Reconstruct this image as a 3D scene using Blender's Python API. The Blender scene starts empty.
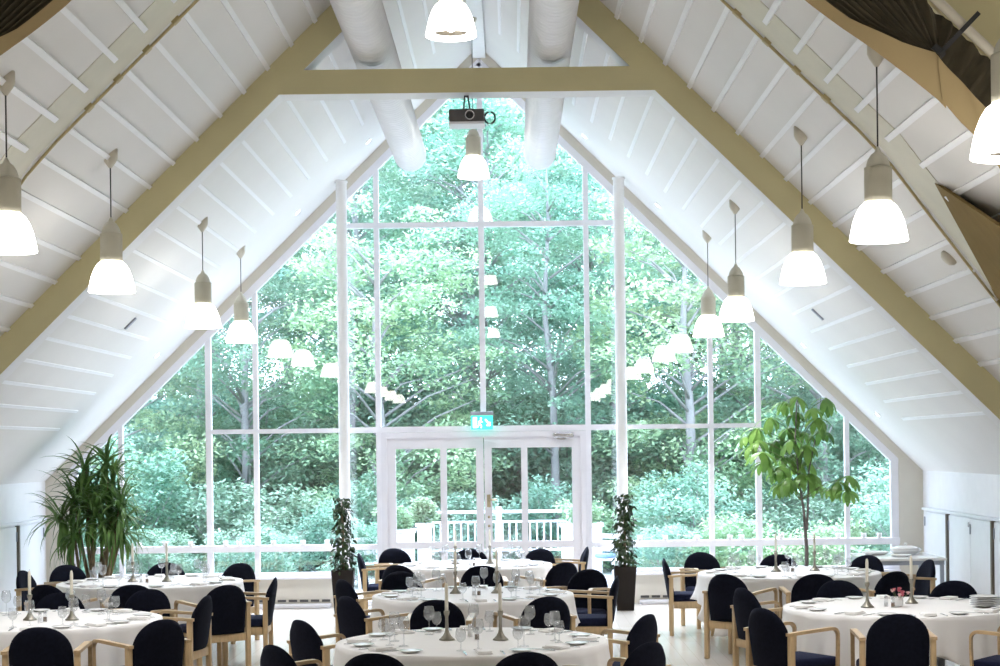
import bpy, bmesh, math, random
from math import sin, cos, pi, sqrt, atan2, radians
from mathutils import Vector, Matrix

random.seed(7)
S = bpy.context.scene
COL = S.collection

# ------------------------------------------------------------------ camera
F, U0, V0, ROLL = 1800.0, 512.0, 447.0, 0.0125
CX, CH = 0.378, 2.10
cam_d = bpy.data.cameras.new('camera'); cam = bpy.data.objects.new('camera', cam_d); COL.objects.link(cam)
cam.location = (CX, 0, CH); cam.rotation_euler = (pi/2, ROLL, 0)
cam_d.sensor_width = 36; cam_d.lens = 36*F/1000
cam_d.shift_x = -(U0-500)/1000; cam_d.shift_y = (V0-333)/1000
cam_d.clip_end = 300; cam_d.clip_start = .05
S.camera = cam

def ray(u, v):
    a, b = u-U0, v-V0
    return Vector(((a-ROLL*b)/F, 1.0, (-b-ROLL*a)/F))
def at_y(u, v, y):
    d = ray(u, v); return Vector((CX, 0, CH)) + d*y
def at_z(u, v, z):
    d = ray(u, v); return Vector((CX, 0, CH)) + d*((z-CH)/d.z)
def to_px(p):
    x, y, z = p[0]-CX, p[1], p[2]-CH
    a, c = x/y*F, -z/y*F
    return U0 + a + ROLL*c, V0 + c - ROLL*a

# room profile
HW, KNEE, APEX, YB, YE = 5.85, 1.72, 7.45, -7.0, 24.0
TAN = (APEX-KNEE)/HW
ANG = math.atan(TAN)
def roof_z(x): return KNEE + (HW-abs(x))*TAN
def at_roof(u, v):
    d = ray(u, v); s = 1 if u > U0-30 else -1
    # CH + d.z t = KNEE + (HW - s*(CX+d.x t))*TAN
    t = (KNEE + (HW - s*CX)*TAN - CH)/(d.z + s*d.x*TAN)
    return Vector((CX, 0, CH)) + d*t

# ------------------------------------------------------------------ materials
def srgb(h):
    h = h.lstrip('#'); c = [int(h[i:i+2], 16)/255 for i in (0, 2, 4)]
    return tuple((x/12.92 if x <= .04045 else ((x+.055)/1.055)**2.4) for x in c) + (1,)
def newmat(name):
    m = bpy.data.materials.new(name); m.use_nodes = True
    nt = m.node_tree; nt.nodes.clear()
    out = nt.nodes.new('ShaderNodeOutputMaterial')
    return m, nt, out
def pmat(name, color, rough=.5, metal=0., var=.06, scale=6., bump=0., bscale=60., sheen=0., stretch=None, spec=.5):
    m, nt, out = newmat(name)
    b = nt.nodes.new('ShaderNodeBsdfPrincipled')
    b.inputs['Roughness'].default_value = rough; b.inputs['Metallic'].default_value = metal
    b.inputs['Specular IOR Level'].default_value = spec
    if sheen:
        b.inputs['Sheen Weight'].default_value = sheen; b.inputs['Sheen Tint'].default_value = tuple(.4+.6*x/max(color[:3]) for x in color[:3])+(1,)
    tc = nt.nodes.new('ShaderNodeTexCoord'); vec = tc.outputs['Object']
    if stretch:
        mp = nt.nodes.new('ShaderNodeMapping'); mp.inputs['Scale'].default_value = stretch
        nt.links.new(vec, mp.inputs['Vector']); vec = mp.outputs['Vector']
    n = nt.nodes.new('ShaderNodeTexNoise'); n.inputs['Scale'].default_value = scale; n.inputs['Detail'].default_value = 4
    nt.links.new(vec, n.inputs['Vector'])
    r = nt.nodes.new('ShaderNodeValToRGB')
    c = color if len(color) == 4 else tuple(color)+(1,)
    r.color_ramp.elements[0].color = tuple(x*(1-var) for x in c[:3])+(1,)
    r.color_ramp.elements[1].color = tuple(min(1, x*(1+var)) for x in c[:3])+(1,)
    r.color_ramp.elements[0].position = .3; r.color_ramp.elements[1].position = .7
    nt.links.new(n.outputs['Fac'], r.inputs['Fac']); nt.links.new(r.outputs['Color'], b.inputs['Base Color'])
    if bump:
        n2 = nt.nodes.new('ShaderNodeTexNoise'); n2.inputs['Scale'].default_value = bscale
        nt.links.new(vec, n2.inputs['Vector'])
        bp = nt.nodes.new('ShaderNodeBump'); bp.inputs['Strength'].default_value = bump; bp.inputs['Distance'].default_value = .01
        nt.links.new(n2.outputs['Fac'], bp.inputs['Height']); nt.links.new(bp.outputs['Normal'], b.inputs['Normal'])
    nt.links.new(b.outputs['BSDF'], out.inputs['Surface'])
    return m
def emat(name, color, strength, base=None):
    m, nt, out = newmat(name)
    b = nt.nodes.new('ShaderNodeBsdfPrincipled')
    b.inputs['Base Color'].default_value = base or color
    b.inputs['Emission Color'].default_value = color; b.inputs['Emission Strength'].default_value = strength
    b.inputs['Roughness'].default_value = .3
    nt.links.new(b.outputs['BSDF'], out.inputs['Surface'])
    return m
def glassmat(name, tint, ior=1.5, boost=1.0, rough=0.0, body=0.0, bodycol=(1, 1, 1, 1)):
    """thin sheet of clear glass: Fresnel mix of reflection and straight transmission"""
    m, nt, out = newmat(name)
    t = nt.nodes.new('ShaderNodeBsdfTransparent'); t.inputs['Color'].default_value = tint
    g = nt.nodes.new('ShaderNodeBsdfGlossy'); g.inputs['Roughness'].default_value = rough
    f0 = ((ior-1)/(ior+1))**2*boost
    lw = nt.nodes.new('ShaderNodeLayerWeight'); lw.inputs['Blend'].default_value = .5
    pw = nt.nodes.new('ShaderNodeMath'); pw.operation = 'POWER'; pw.inputs[1].default_value = 5; nt.links.new(lw.outputs['Facing'], pw.inputs[0])
    mul = nt.nodes.new('ShaderNodeMath'); mul.operation = 'MULTIPLY_ADD'; mul.use_clamp = True
    nt.links.new(pw.outputs[0], mul.inputs[0]); mul.inputs[1].default_value = 1-f0; mul.inputs[2].default_value = f0
    mx = nt.nodes.new('ShaderNodeMixShader'); nt.links.new(mul.outputs[0], mx.inputs['Fac'])
    src = t.outputs[0]
    if body:
        d = nt.nodes.new('ShaderNodeBsdfDiffuse'); d.inputs['Color'].default_value = bodycol
        m2 = nt.nodes.new('ShaderNodeMixShader'); m2.inputs['Fac'].default_value = body
        nt.links.new(t.outputs[0], m2.inputs[1]); nt.links.new(d.outputs[0], m2.inputs[2]); src = m2.outputs[0]
    nt.links.new(src, mx.inputs[1]); nt.links.new(g.outputs[0], mx.inputs[2])
    nt.links.new(mx.outputs[0], out.inputs['Surface'])
    return m
def leafmat(name, c1, c2, trans=.4, rough=.5, scale=.5, objrand=True):
    m, nt, out = newmat(name)
    tc = nt.nodes.new('ShaderNodeTexCoord')
    n = nt.nodes.new('ShaderNodeTexNoise'); n.inputs['Scale'].default_value = scale; n.inputs['Detail'].default_value = 6
    nt.links.new(tc.outputs['Object'], n.inputs['Vector'])
    r = nt.nodes.new('ShaderNodeValToRGB'); r.color_ramp.elements[0].color = c1; r.color_ramp.elements[1].color = c2
    r.color_ramp.elements[0].position = .32; r.color_ramp.elements[1].position = .66
    nt.links.new(n.outputs['Fac'], r.inputs['Fac'])
    col = r.outputs['Color']
    if objrand:
        oi = nt.nodes.new('ShaderNodeObjectInfo'); hs = nt.nodes.new('ShaderNodeHueSaturation')
        mr = nt.nodes.new('ShaderNodeMapRange'); mr.inputs['To Min'].default_value = .8; mr.inputs['To Max'].default_value = 1.2
        nt.links.new(oi.outputs['Random'], mr.inputs['Value']); nt.links.new(mr.outputs['Result'], hs.inputs['Value'])
        mr2 = nt.nodes.new('ShaderNodeMapRange'); mr2.inputs['To Min'].default_value = .475; mr2.inputs['To Max'].default_value = .52
        nt.links.new(oi.outputs['Random'], mr2.inputs['Value']); nt.links.new(mr2.outputs['Result'], hs.inputs['Hue'])
        nt.links.new(col, hs.inputs['Color']); col = hs.outputs['Color']
    d = nt.nodes.new('ShaderNodeBsdfPrincipled'); d.inputs['Roughness'].default_value = rough
    d.inputs['Specular IOR Level'].default_value = .35
    t = nt.nodes.new('ShaderNodeBsdfTranslucent')
    nt.links.new(col, d.inputs['Base Color']); nt.links.new(col, t.inputs['Color'])
    mx = nt.nodes.new('ShaderNodeMixShader'); mx.inputs['Fac'].default_value = trans
    nt.links.new(d.outputs[0], mx.inputs[1]); nt.links.new(t.outputs[0], mx.inputs[2])
    nt.links.new(mx.outputs[0], out.inputs['Surface'])
    return m
def floormat():
    m, nt, out = newmat('pale_floor')
    tc = nt.nodes.new('ShaderNodeTexCoord')
    mp = nt.nodes.new('ShaderNodeMapping'); mp.inputs['Rotation'].default_value = (0, 0, pi/2)
    br = nt.nodes.new('ShaderNodeTexBrick'); br.inputs['Scale'].default_value = 1.0
    br.inputs['Brick Width'].default_value = 1.6; br.inputs['Row Height'].default_value = .145
    br.inputs['Mortar Size'].default_value = .002; br.inputs['Mortar'].default_value = (.42, .38, .32, 1)
    br.inputs['Color1'].default_value = (.58, .54, .48, 1); br.inputs['Color2'].default_value = (.52, .48, .42, 1)
    nt.links.new(tc.outputs['Object'], mp.inputs['Vector']); nt.links.new(mp.outputs['Vector'], br.inputs['Vector'])
    b = nt.nodes.new('ShaderNodeBsdfPrincipled'); b.inputs['Roughness'].default_value = .22
    b.inputs['Specular IOR Level'].default_value = .6
    nt.links.new(br.outputs['Color'], b.inputs['Base Color']); nt.links.new(b.outputs['BSDF'], out.inputs['Surface'])
    return m

M = dict(
    white=pmat('white_ceiling_paint', (.78, .77, .75), .6, var=.02, scale=1.2),
    batten=pmat('white_batten_paint', (.90, .91, .93), .45, var=.02),
    wall=pmat('white_wall_paint', (.86, .86, .87), .6, var=.02),
    cream=pmat('cream_wall_paint', (.66, .62, .54), .6, var=.02),
    strip=pmat('olive_cream_strip', (.68, .66, .54), .55, var=.03),
    mustard=pmat('mustard_beam_paint', (.62, .56, .32), .5, var=.05, scale=2),
    beamwhite=pmat('white_beam_paint', (.80, .80, .80), .5, var=.02),
    brown=pmat('shade_brown_board', (.25, .175, .07), .85, var=.05, spec=.1),  # dark brown carries the shade on the board's unlit face
    frame=pmat('white_window_frame', (.84, .83, .88), .35, var=.02),
    door=pmat('white_door_paint', (.79, .78, .83), .35, var=.02),
    cup=pmat('white_cupboard_paint', (.85, .87, .90), .4, var=.02),
    post=pmat('grey_brown_post', (.16, .14, .11), .5),
    floor=floormat(),
    duct=pmat('white_spiral_duct', (.82, .82, .84), .3, var=.03),
    black=pmat('black_plastic', (.02, .02, .022), .35, var=.1),
    dgrey=pmat('dark_grey_plastic', (.09, .085, .085), .4, var=.1),
    silver=pmat('silver_metal', (.62, .62, .64), .25, metal=1., var=.03),
    greymetal=pmat('grey_painted_metal', (.33, .36, .42), .4, var=.04),
    pewter=pmat('pewter_candlestick', (.30, .28, .23), .38, metal=.75, var=.08),
    brass=pmat('brass_plate', (.45, .38, .26), .35, metal=.6, var=.05),
    wax=pmat('candle_wax', (.86, .82, .70), .5, var=.02),
    fabric=pmat('navy_black_wool', (.0055, .0065, .013), .95, var=.25, scale=40, bump=.15, bscale=400, sheen=.03, spec=.1),
    seatfab=pmat('navy_seat_wool', (.010, .013, .034), .95, var=.2, scale=40, bump=.15, bscale=400, sheen=.06, spec=.1),
    wood=pmat('birch_wood', (.56, .40, .22), .42, var=.13, scale=7, stretch=(6, 6, .8)),
    armwood=pmat('birch_armrest', (.54, .385, .215), .36, var=.12, scale=7, stretch=(6, 1, 6)),
    cloth=pmat('white_linen', (.90, .885, .86), .85, var=.02, scale=3, bump=.08, bscale=300, sheen=.1),
    tabletop=pmat('table_wood', (.42, .27, .13), .5, var=.1),
    china=pmat('white_china', (.84, .84, .83), .15, var=.01),
    lampbody=pmat('taupe_lamp_metal', (.60, .575, .465), .45, var=.04),
    lampcap=pmat('taupe_lamp_cap', (.64, .62, .52), .45, var=.04),
    canopy=pmat('cream_canopy', (.60, .56, .46), .5, var=.03),
    shade=emat('opal_glass_shade', (1, .96, .90, 1), 6.0, (.9, .9, .88, 1)),
    reflector=pmat('lamp_reflector', (.42, .40, .36), .3, metal=.5),
    bulb=emat('lamp_bulb', (1, .88, .7, 1), 10.0),
    spot=emat('downlight_glow', (1, .95, .85, 1), 12.0),
    curtain=pmat('brown_velvet', (.072, .060, .038), .9, var=.2, scale=8, sheen=.1, spec=.2),
    lining=pmat('tan_lining', (.47, .36, .185), .8, var=.05, scale=3),
    planter=pmat('black_brown_planter', (.018, .014, .012), .7, var=.1, spec=.2),
    pot=pmat('grey_ceramic_pot', (.25, .25, .26), .4),
    soil=pmat('potting_soil', (.05, .035, .02), .95, var=.3, scale=30),
    bark=pmat('grey_bark', (.17, .15, .14), .9, var=.3, scale=8, bump=.5, bscale=20, stretch=(1, 1, .3)),
    stem=pmat('plant_stem', (.17, .125, .07), .8, var=.2, scale=20),
    greenstem=pmat('green_stem', (.14, .19, .07), .7, var=.1),
    palmleaf=leafmat('strap_leaf', (.045, .105, .03, 1), (.14, .25, .065, 1), .3, .4, 3, False),
    umbleaf=leafmat('umbrella_leaf', (.06, .16, .04, 1), (.27, .46, .11, 1), .45, .35, 2, False),
    ivyleaf=leafmat('ivy_leaf', (.010, .022, .010, 1), (.05, .085, .03, 1), .15, .3, 6, False),
    leafa=leafmat('tree_leaf_fresh', srgb('#608f7a'), srgb('#a6c6ac'), .25, .6, .55),
    leafb=leafmat('tree_leaf_deep', srgb('#568a76'), srgb('#9cc4ae'), .25, .6, .55),
    leafc=leafmat('tree_leaf_pale', srgb('#7ba384'), srgb('#b8cca2'), .25, .6, .7),
    leafd=leafmat('bush_leaf', srgb('#6f9a88'), srgb('#b0ccb4'), .25, .6, .7),
    outbark=pmat('pale_outdoor_bark', (.30, .30, .31), .9, var=.25, scale=4, stretch=(1, 1, .3)),
    hill=pmat('undergrowth_ground', (.07, .15, .105), .95, var=.5, scale=1.2, bump=.8, bscale=3),
    deck=pmat('pale_terrace_stone', (.74, .74, .76), .7, var=.04, scale=3),
    outwhite=pmat('white_garden_paint', (.80, .80, .80), .5, var=.02),
    pink=pmat('pink_petal', (.62, .16, .22), .6, var=.2, scale=30),
    palepink=pmat('pale_pink_petal', (.80, .50, .50), .6, var=.1, scale=30),
    salt=pmat('salt', (.85, .85, .85), .8), pepper=pmat('ground_pepper', (.16, .10, .06), .9, var=.4, scale=200),
    pane=glassmat('window_glass', (.985, .99, .99, 1), 1.45, 2.3),
    winegl=glassmat('wine_glass', (.98, .985, .99, 1), 1.5, 3.0, 0, .025, (.85, .9, .95, 1)),
    exitgreen=emat('lit_exit_green', (.05, .75, .5, 1), 1.5, (.05, .4, .3, 1)),
    exitwhite=emat('lit_exit_white', (.9, 1, .97, 1), 1.4),
    blue=pmat('blue_cushion', (.16, .28, .55), .7),
    cableblk=pmat('dark_cable', (.05, .048, .045), .6),
    copper=pmat('tan_conduit', (.50, .42, .22), .5, var=.05),
)

# ------------------------------------------------------------------ mesh helpers
class MB:
    def __init__(s): s.v, s.f, s.m, s.sm = [], [], [], []
    def add(s, vs, fs, mi=0, smooth=False, mat=None):
        o = len(s.v)
        if mat is not None: vs = [mat @ Vector(p) for p in vs]
        s.v.extend(tuple(p) for p in vs)
        for f in fs:
            s.f.append(tuple(i+o for i in f)); s.m.append(mi); s.sm.append(smooth)
        return s
    def box(s, a, b, mi=0, mat=None):
        x0, y0, z0 = a; x1, y1, z1 = b
        vs = [(x0,y0,z0),(x1,y0,z0),(x1,y1,z0),(x0,y1,z0),(x0,y0,z1),(x1,y0,z1),(x1,y1,z1),(x0,y1,z1)]
        fs = [(3,2,1,0),(4,5,6,7),(0,1,5,4),(1,2,6,5),(2,3,7,6),(3,0,4,7)]
        return s.add(vs, fs, mi, False, mat)
    def rbox(s, a, b, r=.01, mi=0, mat=None, seg=2):
        bm = bmesh.new(); bmesh.ops.create_cube(bm, size=1)
        for v in bm.verts:
            v.co = Vector([(a[i]+b[i])/2 + v.co[i]*(b[i]-a[i]) for i in range(3)])
        bmesh.ops.bevel(bm, geom=bm.edges[:], offset=r, segments=seg, affect='EDGES', profile=.5)
        bm.verts.index_update()
        s.add([v.co.copy() for v in bm.verts], [tuple(v.index for v in f.verts) for f in bm.faces], mi, True, mat)
        bm.free(); return s
    def lathe(s, prof, n=24, mi=0, mat=None, smooth=True, ribs=None, close=True):
        """prof: (r, z) list from one end to the other"""
        vs, fs = [], []
        for r, z in prof:
            for k in range(n):
                a = 2*pi*k/n; rr = r
                if ribs and ribs[0] <= z <= ribs[1]: rr = r*(1 - (.13 if k % 2 else 0))
                vs.append((rr*cos(a), rr*sin(a), z))
        for i in range(len(prof)-1):
            for k in range(n):
                k2 = (k+1) % n
                fs.append((i*n+k, i*n+k2, (i+1)*n+k2, (i+1)*n+k))
        if close:
            fs.append(tuple(range(n-1, -1, -1))); fs.append(tuple(range((len(prof)-1)*n, len(prof)*n)))
        return s.add(vs, fs, mi, smooth, mat)
    def tube(s, pts, rad, n=8, mi=0, smooth=True, mat=None):
        pts = [Vector(p) for p in pts]
        if not isinstance(rad, (list, tuple)): rad = [rad]*len(pts)
        vs, fs = [], []; ref = None
        for i, p in enumerate(pts):
            t = (pts[min(i+1, len(pts)-1)] - pts[max(i-1, 0)])
            t = t.normalized() if t.length > 1e-9 else Vector((0,0,1))
            if ref is None: ref = Vector((1,0,0)) if abs(t.x) < .8 else Vector((0,1,0))
            a = t.cross(ref).normalized(); b = t.cross(a).normalized(); ref = -b if False else ref
            for k in range(n):
                an = 2*pi*k/n
                vs.append(p + a*cos(an)*rad[i] + b*sin(an)*rad[i])
        for i in range(len(pts)-1):
            for k in range(n):
                k2 = (k+1) % n; fs.append((i*n+k, i*n+k2, (i+1)*n+k2, (i+1)*n+k))
        fs.append(tuple(range(n-1, -1, -1))); fs.append(tuple(range((len(pts)-1)*n, len(pts)*n)))
        return s.add(vs, fs, mi, smooth, mat)
    def prism(s, poly, d, mi=0):
        """poly: list of 3D points (planar), d: extrusion vector"""
        n = len(poly); d = Vector(d); P = [Vector(p) for p in poly]
        vs = P + [p+d for p in P]
        fs = [tuple(range(n-1, -1, -1)), tuple(range(n, 2*n))] + [(i, (i+1) % n, n+(i+1) % n, n+i) for i in range(n)]
        return s.add(vs, fs, mi)
    def ribbon(s, pts, widths, normals, thick, mi=0, smooth=True):
        """rectangular bar swept along pts; widths across given side vector"""
        vs, fs = [], []
        for i, p in enumerate(pts):
            p = Vector(p); side, nrm = normals[i]
            w = widths[i]/2; t = thick[i]/2
            for a, b in ((-1,-1),(1,-1),(1,1),(-1,1)):
                vs.append(p + Vector(side)*w*a + Vector(nrm)*t*b)
        for i in range(len(pts)-1):
            for k in range(4):
                k2 = (k+1) % 4; fs.append((i*4+k, i*4+k2, (i+1)*4+k2, (i+1)*4+k))
        fs.append((3,2,1,0)); e = (len(pts)-1)*4; fs.append((e,e+1,e+2,e+3))
        return s.add(vs, fs, mi, False)
    def mesh(s, name, mats, fix=True):
        me = bpy.data.meshes.new(name); me.from_pydata(s.v, [], s.f)
        if not isinstance(mats, (list, tuple)): mats = [mats]
        for m in mats: me.materials.append(m)
        me.polygons.foreach_set('material_index', s.m); me.polygons.foreach_set('use_smooth', s.sm)
        if fix:
            bm = bmesh.new(); bm.from_mesh(me); bmesh.ops.recalc_face_normals(bm, faces=bm.faces[:]); bm.to_mesh(me); bm.free()
        me.update(); return me
    def build(s, name, mats, parent=None, loc=(0,0,0), rz=0, fix=True):
        o = bpy.data.objects.new(name, s.mesh(name, mats, fix)); COL.objects.link(o)
        o.location = loc; o.rotation_euler = (0, 0, rz)
        if parent is not None: o.parent = parent
        return o

def tag(o, label, cat, group=None, kind=None):
    o['label'] = label; o['category'] = cat
    if group: o['group'] = group
    if kind: o['kind'] = kind
    return o
def empty(name, label, cat, loc=(0,0,0), rz=0, group=None, kind=None):
    o = bpy.data.objects.new(name, None); COL.objects.link(o); o.empty_display_size = .1
    o.location = loc; o.rotation_euler = (0,0,rz)
    return tag(o, label, cat, group, kind)
def dup(o, loc, rz=None, label=None, group=None, rot=None, scale=None):
    def cp(x, parent):
        c = x.copy(); COL.objects.link(c)
        if parent is not None: c.parent = parent
        for ch in kids.get(x.name, []): cp(ch, c)
        return c
    kids = {}
    def walk(x):
        kids[x.name] = list(x.children)
        for ch in x.children: walk(ch)
    walk(o)
    r = cp(o, None); r.location = loc
    if rz is not None: r.rotation_euler = (0,0,rz)
    if rot is not None: r.rotation_euler = rot
    if scale is not None: r.scale = scale
    if label: r['label'] = label
    if group: r['group'] = group
    return r
class Kind:
    """first placement moves the prototype itself, later ones copy it"""
    def __init__(s, proto): s.p, s.used = proto, False
    def put(s, loc, rz=0, label=None, group=None, rot=None, scale=None):
        if s.used: return dup(s.p, loc, rz, label, group, rot, scale)
        s.used = True; o = s.p; o.location = loc; o.rotation_euler = rot or (0,0,rz)
        if scale is not None: o.scale = scale
        if label: o['label'] = label
        if group: o['group'] = group
        return o
def struct(o, label, cat): return tag(o, label, cat, None, 'structure')

# ------------------------------------------------------------------ room shell
struct(MB().box((-HW-.2, YB, -.12), (HW+.2, YE+.1, 0)).build('floor', M['floor']), 'pale polished plank floor of the dining hall', 'floor')
for s, nm in ((-1, 'left'), (1, 'right')):
    struct(MB().box((s*HW, YB, 0), (s*(HW+.18), YE, KNEE)).build('wall_'+nm, M['wall']), f'low white knee wall along the {nm} side of the hall', 'wall')
    # white ceiling slope with its rows of white battens
    mb = MB()
    nx, nz = s*sin(ANG), cos(ANG)     # outward normal
    P = lambda x, y, o=0: Vector((s*x + nx*o, y, roof_z(x) + nz*o))
    th = .2
    mb.prism([P(HW, YB), P(HW, YE), P(HW, YE, th), P(HW, YB, th)], P(0, YB)-P(HW, YB), 0)
    def battens(ya, yb, w=.042, d=.022, kink=0):
        for k in range(26):
            x = 5.17 - .2215*k
            if x < .12: break
            kk = max(0, x-3.2)*.733; y0, y1 = (ya, yb+kk-.27*(x > 3.2)) if kink == 1 else (ya+kk, yb) if kink == 2 else (ya, yb)
            if y1-y0 < .1: continue
            dx = w/2*cos(ANG)
            mb.prism([P(x+dx, y0, .001), P(x-dx, y0, .001), P(x-dx, y0, -d), P(x+dx, y0, -d)], (0, y1-y0, 0), 1)
    battens(2.0, 9.4); battens(9.9, 13.22, .045, .03, 1); battens(13.64, 16.68, .042, .024, 2); battens(17.02, 22.05, .04, .011)
    # olive-cream strip set flush in the slope, kinking outwards low down
    lowx = 3.2
    mb.prism([P(.05, 12.95, -.005), P(lowx, 12.95, -.005), P(lowx, 13.56, -.005), P(.05, 13.56, -.005)], Vector((nx, 0, nz))*.02, 2)
    mb.prism([P(lowx, 12.95, -.005), P(5.3, 14.5, -.005), P(5.3, 15.15, -.005), P(lowx, 13.56, -.005)], Vector((nx, 0, nz))*.02, 2)
    struct(mb.build('ceiling' if s < 0 else 'ceiling.001', [M['white'], M['batten'], M['strip']]), f'white sloping ceiling with thin white battens, {nm} slope', 'ceiling')
    # conduit with clips along the strip
    e = empty('ceiling_conduit', f'thin tan conduit clipped along the {nm} roof slope', 'conduit', group='conduits on the ceiling')
    path = [P(.3, 13.6, -.02), P(1.5, 13.6, -.02), P(2.6, 13.6, -.02), P(lowx-.15, 13.6, -.02), P(lowx+.1, 13.67, -.02), P(3.7, 14.0, -.02), P(4.4, 14.55, -.02), P(5.0, 15.0, -.02)]
    MB().tube(path, .012, 6).build('conduit_pipe', M['copper'], e)
    for k in range(1, 13):
        x = 5.17 - .2215*(k+8) + .06
        if x > lowx-.2: continue
        c = P(x, 13.6, -.014)
        MB().rbox((-.035,-.03,-.018),(.035,.03,.018), .006, mat=Matrix.Translation(c) @ Matrix.Rotation(s*ANG, 4, 'Y')).build('clip', M['copper'], e)
    # downlights in the plain strip by the gable
ridge = MB().box((-.09, YB, APEX-.16), (.09, YE, APEX-.02)).build('trim_1', M['beamwhite'])
struct(ridge, 'white ridge board at the top of the roof', 'trim')

# triangular board hanging under the right slope, shade of its unlit side coloured brown
p1 = at_roof(929, 182); p2 = at_roof(1000, 311); dirv = (p2-p1); p2 = p1 + dirv*1.5
q = at_y(1000, 228, 12.1); q = p1 + (q-p1)*1.5
struct(MB().prism([p1 + Vector((0,0,.02)), p2 + Vector((0,0,.02)), q], Vector((.03, .05, .02))).build('trim_2', M['brown']), 'triangular board fixed under the right slope, its shade painted in as brown', 'trim')

# back wall behind the viewpoint
struct(MB().prism([(-HW, YB, 0), (HW, YB, 0), (HW, YB, KNEE), (0, YB, APEX), (-HW, YB, KNEE)], (0, -.15, 0)).build('wall_back', M['wall']), 'plain white gable wall at the near end of the hall', 'wall')

# gable wall with glazing
JX, SILL = 5.53, .40
def glaz_z(x): return roof_z(x) - .15
def gable_piece(pts): return [(x, YE, z) for x, z in pts]
CXL = 1.84
mb = MB()
for s in (-1, 1):
    mb.prism(gable_piece([(s*JX, 0), (s*HW, 0), (s*HW, KNEE), (s*JX, roof_z(JX))]), (0, .2, 0))                 # side strip
    mb.prism(gable_piece([(s*JX, glaz_z(JX)), (s*JX, roof_z(JX)), (0, APEX), (0, glaz_z(0))]), (0, .2, 0))        # sloping band
    mb.prism(gable_piece([(s*CXL, 0), (s*JX, 0), (s*JX, SILL), (s*CXL, SILL)]), (0, .2, 0))                        # low wall under window
struct(mb.build('wall_front', M['cream']), 'cream gable wall around the great window', 'wall')
for s, nm, i in ((-1, 'left', 3), (1, 'right', 4)):
    struct(MB().rbox((min(s*CXL, s*JX), YE-.07, SILL-.025), (max(s*CXL, s*JX), YE+.02, SILL+.008), .008).build(f'trim_{i}', M['frame']), f'white window sill below the {nm} side of the great window', 'sill')

# windows: frame + panes
def bar(mb, x0, z0, x1, z1, w, y0=YE+.02, y1=YE+.12):
    a, b = Vector((x0, 0, z0)), Vector((x1, 0, z1)); t = (b-a).normalized(); n = Vector((-t.z, 0, t.x))*w/2
    mb.prism([(a-n)+Vector((0,y0,0)), (b-n)+Vector((0,y0,0)), (b+n)+Vector((0,y0,0)), (a+n)+Vector((0,y0,0))], (0, y1-y0, 0))
def clip_pane(x0, x1, z0, z1):
    """rectangle cut by the gable line"""
    zs = [glaz_z(x0)-.03, glaz_z(x1)-.03]
    if z0 >= max(zs): return None
    pts = []
    rect = [(x0, z0), (x1, z0), (x1, z1), (x0, z1)]
    f = lambda p: (glaz_z(p[0])-.03) - p[1]
    for k in range(4):
        a, b = rect[k], rect[(k+1) % 4]
        if f(a) >= 0: pts.append(a)
        if (f(a) >= 0) != (f(b) >= 0):
            t = f(a)/(f(a)-f(b)); pts.append((a[0]+(b[0]-a[0])*t, a[1]+(b[1]-a[1])*t))
    return pts if len(pts) >= 3 else None
def window(n, label, xs, zs_for, frame_fn):
    e = empty(f'window_{n}', label, 'window', (0,0,0), kind='structure')
    mb = MB(); frame_fn(mb); mb.build('window_frame', M['frame'], e)
    for i in range(len(xs)-1):
        zz = zs_for(i)
        for j in range(len(zz)-1):
            pts = clip_pane(xs[i], xs[i+1], zz[j], zz[j+1])
            if pts:
                MB().prism([(x, YE+.06, z) for x, z in pts], (0, .018, 0)).build('pane', M['pane'], e)
    return e
TR1, TR2, TR3 = .785, 2.35, 5.08
mx = [1.84, 3.04, 3.67, 4.85, JX]
for n, s, nm in ((1, -1, 'left'), (3, 1, 'right')):
    def ff(mb, s=s):
        for x, w in ((1.84, .08), (3.04, .065), (3.67, .075), (4.85, .06)):
            bar(mb, s*x, SILL, s*x, glaz_z(x)-.01, w)
        bar(mb, s*(JX-.05), SILL, s*(JX-.05), glaz_z(JX), .10)
        bar(mb, s*CXL, SILL+.03, s*JX, SILL+.03, .06, YE+.025, YE+.115)
        bar(mb, s*CXL, TR1, s*JX, TR1, .085, YE-.03, YE+.115)
        bar(mb, s*CXL, TR2, s*3.67, TR2, .06, YE+.025, YE+.115)
        bar(mb, s*JX, glaz_z(JX)-.06, s*CXL, glaz_z(CXL)-.06, .10, YE+.012, YE+.128)
    xs = [s*x for x in mx]
    if s < 0: xs = xs[::-1]
    def zf(i, s=s):
        k = i if s > 0 else 3-i
        return [SILL, TR1, TR2, 9] if k in (0, 1) else [SILL, TR1, 9]
    window(n, f'{nm} wing of the great gable window with white mullions', xs, zf, ff)
def ffc(mb):
    bar(mb, 0, TR2+.05, 0, glaz_z(0)-.02, .075)
    for s in (-1, 1):
        bar(mb, s*1.40, 0, s*1.40, glaz_z(1.40)-.01, .07)
        bar(mb, s*1.40, .03, s*CXL, .03, .06, YE+.025, YE+.115); bar(mb, s*1.40, TR1, s*CXL, TR1, .07, YE+.025, YE+.115)
        bar(mb, s*CXL, glaz_z(CXL)-.06, 0, glaz_z(0)-.06, .10, YE+.012, YE+.128)
    bar(mb, -CXL, TR2, CXL, TR2, .075, YE+.015, YE+.125); bar(mb, -CXL, TR3, CXL, TR3, .07, YE+.025, YE+.115)
def zfc(i): return [TR2, TR3, 9] if i in (1, 2) else [0.03, TR1, TR2, TR3, 9]
window(2, 'tall centre bay of the great gable window up to the roof peak', [-CXL, -1.40, 0, 1.40, CXL], zfc, ffc)
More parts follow.
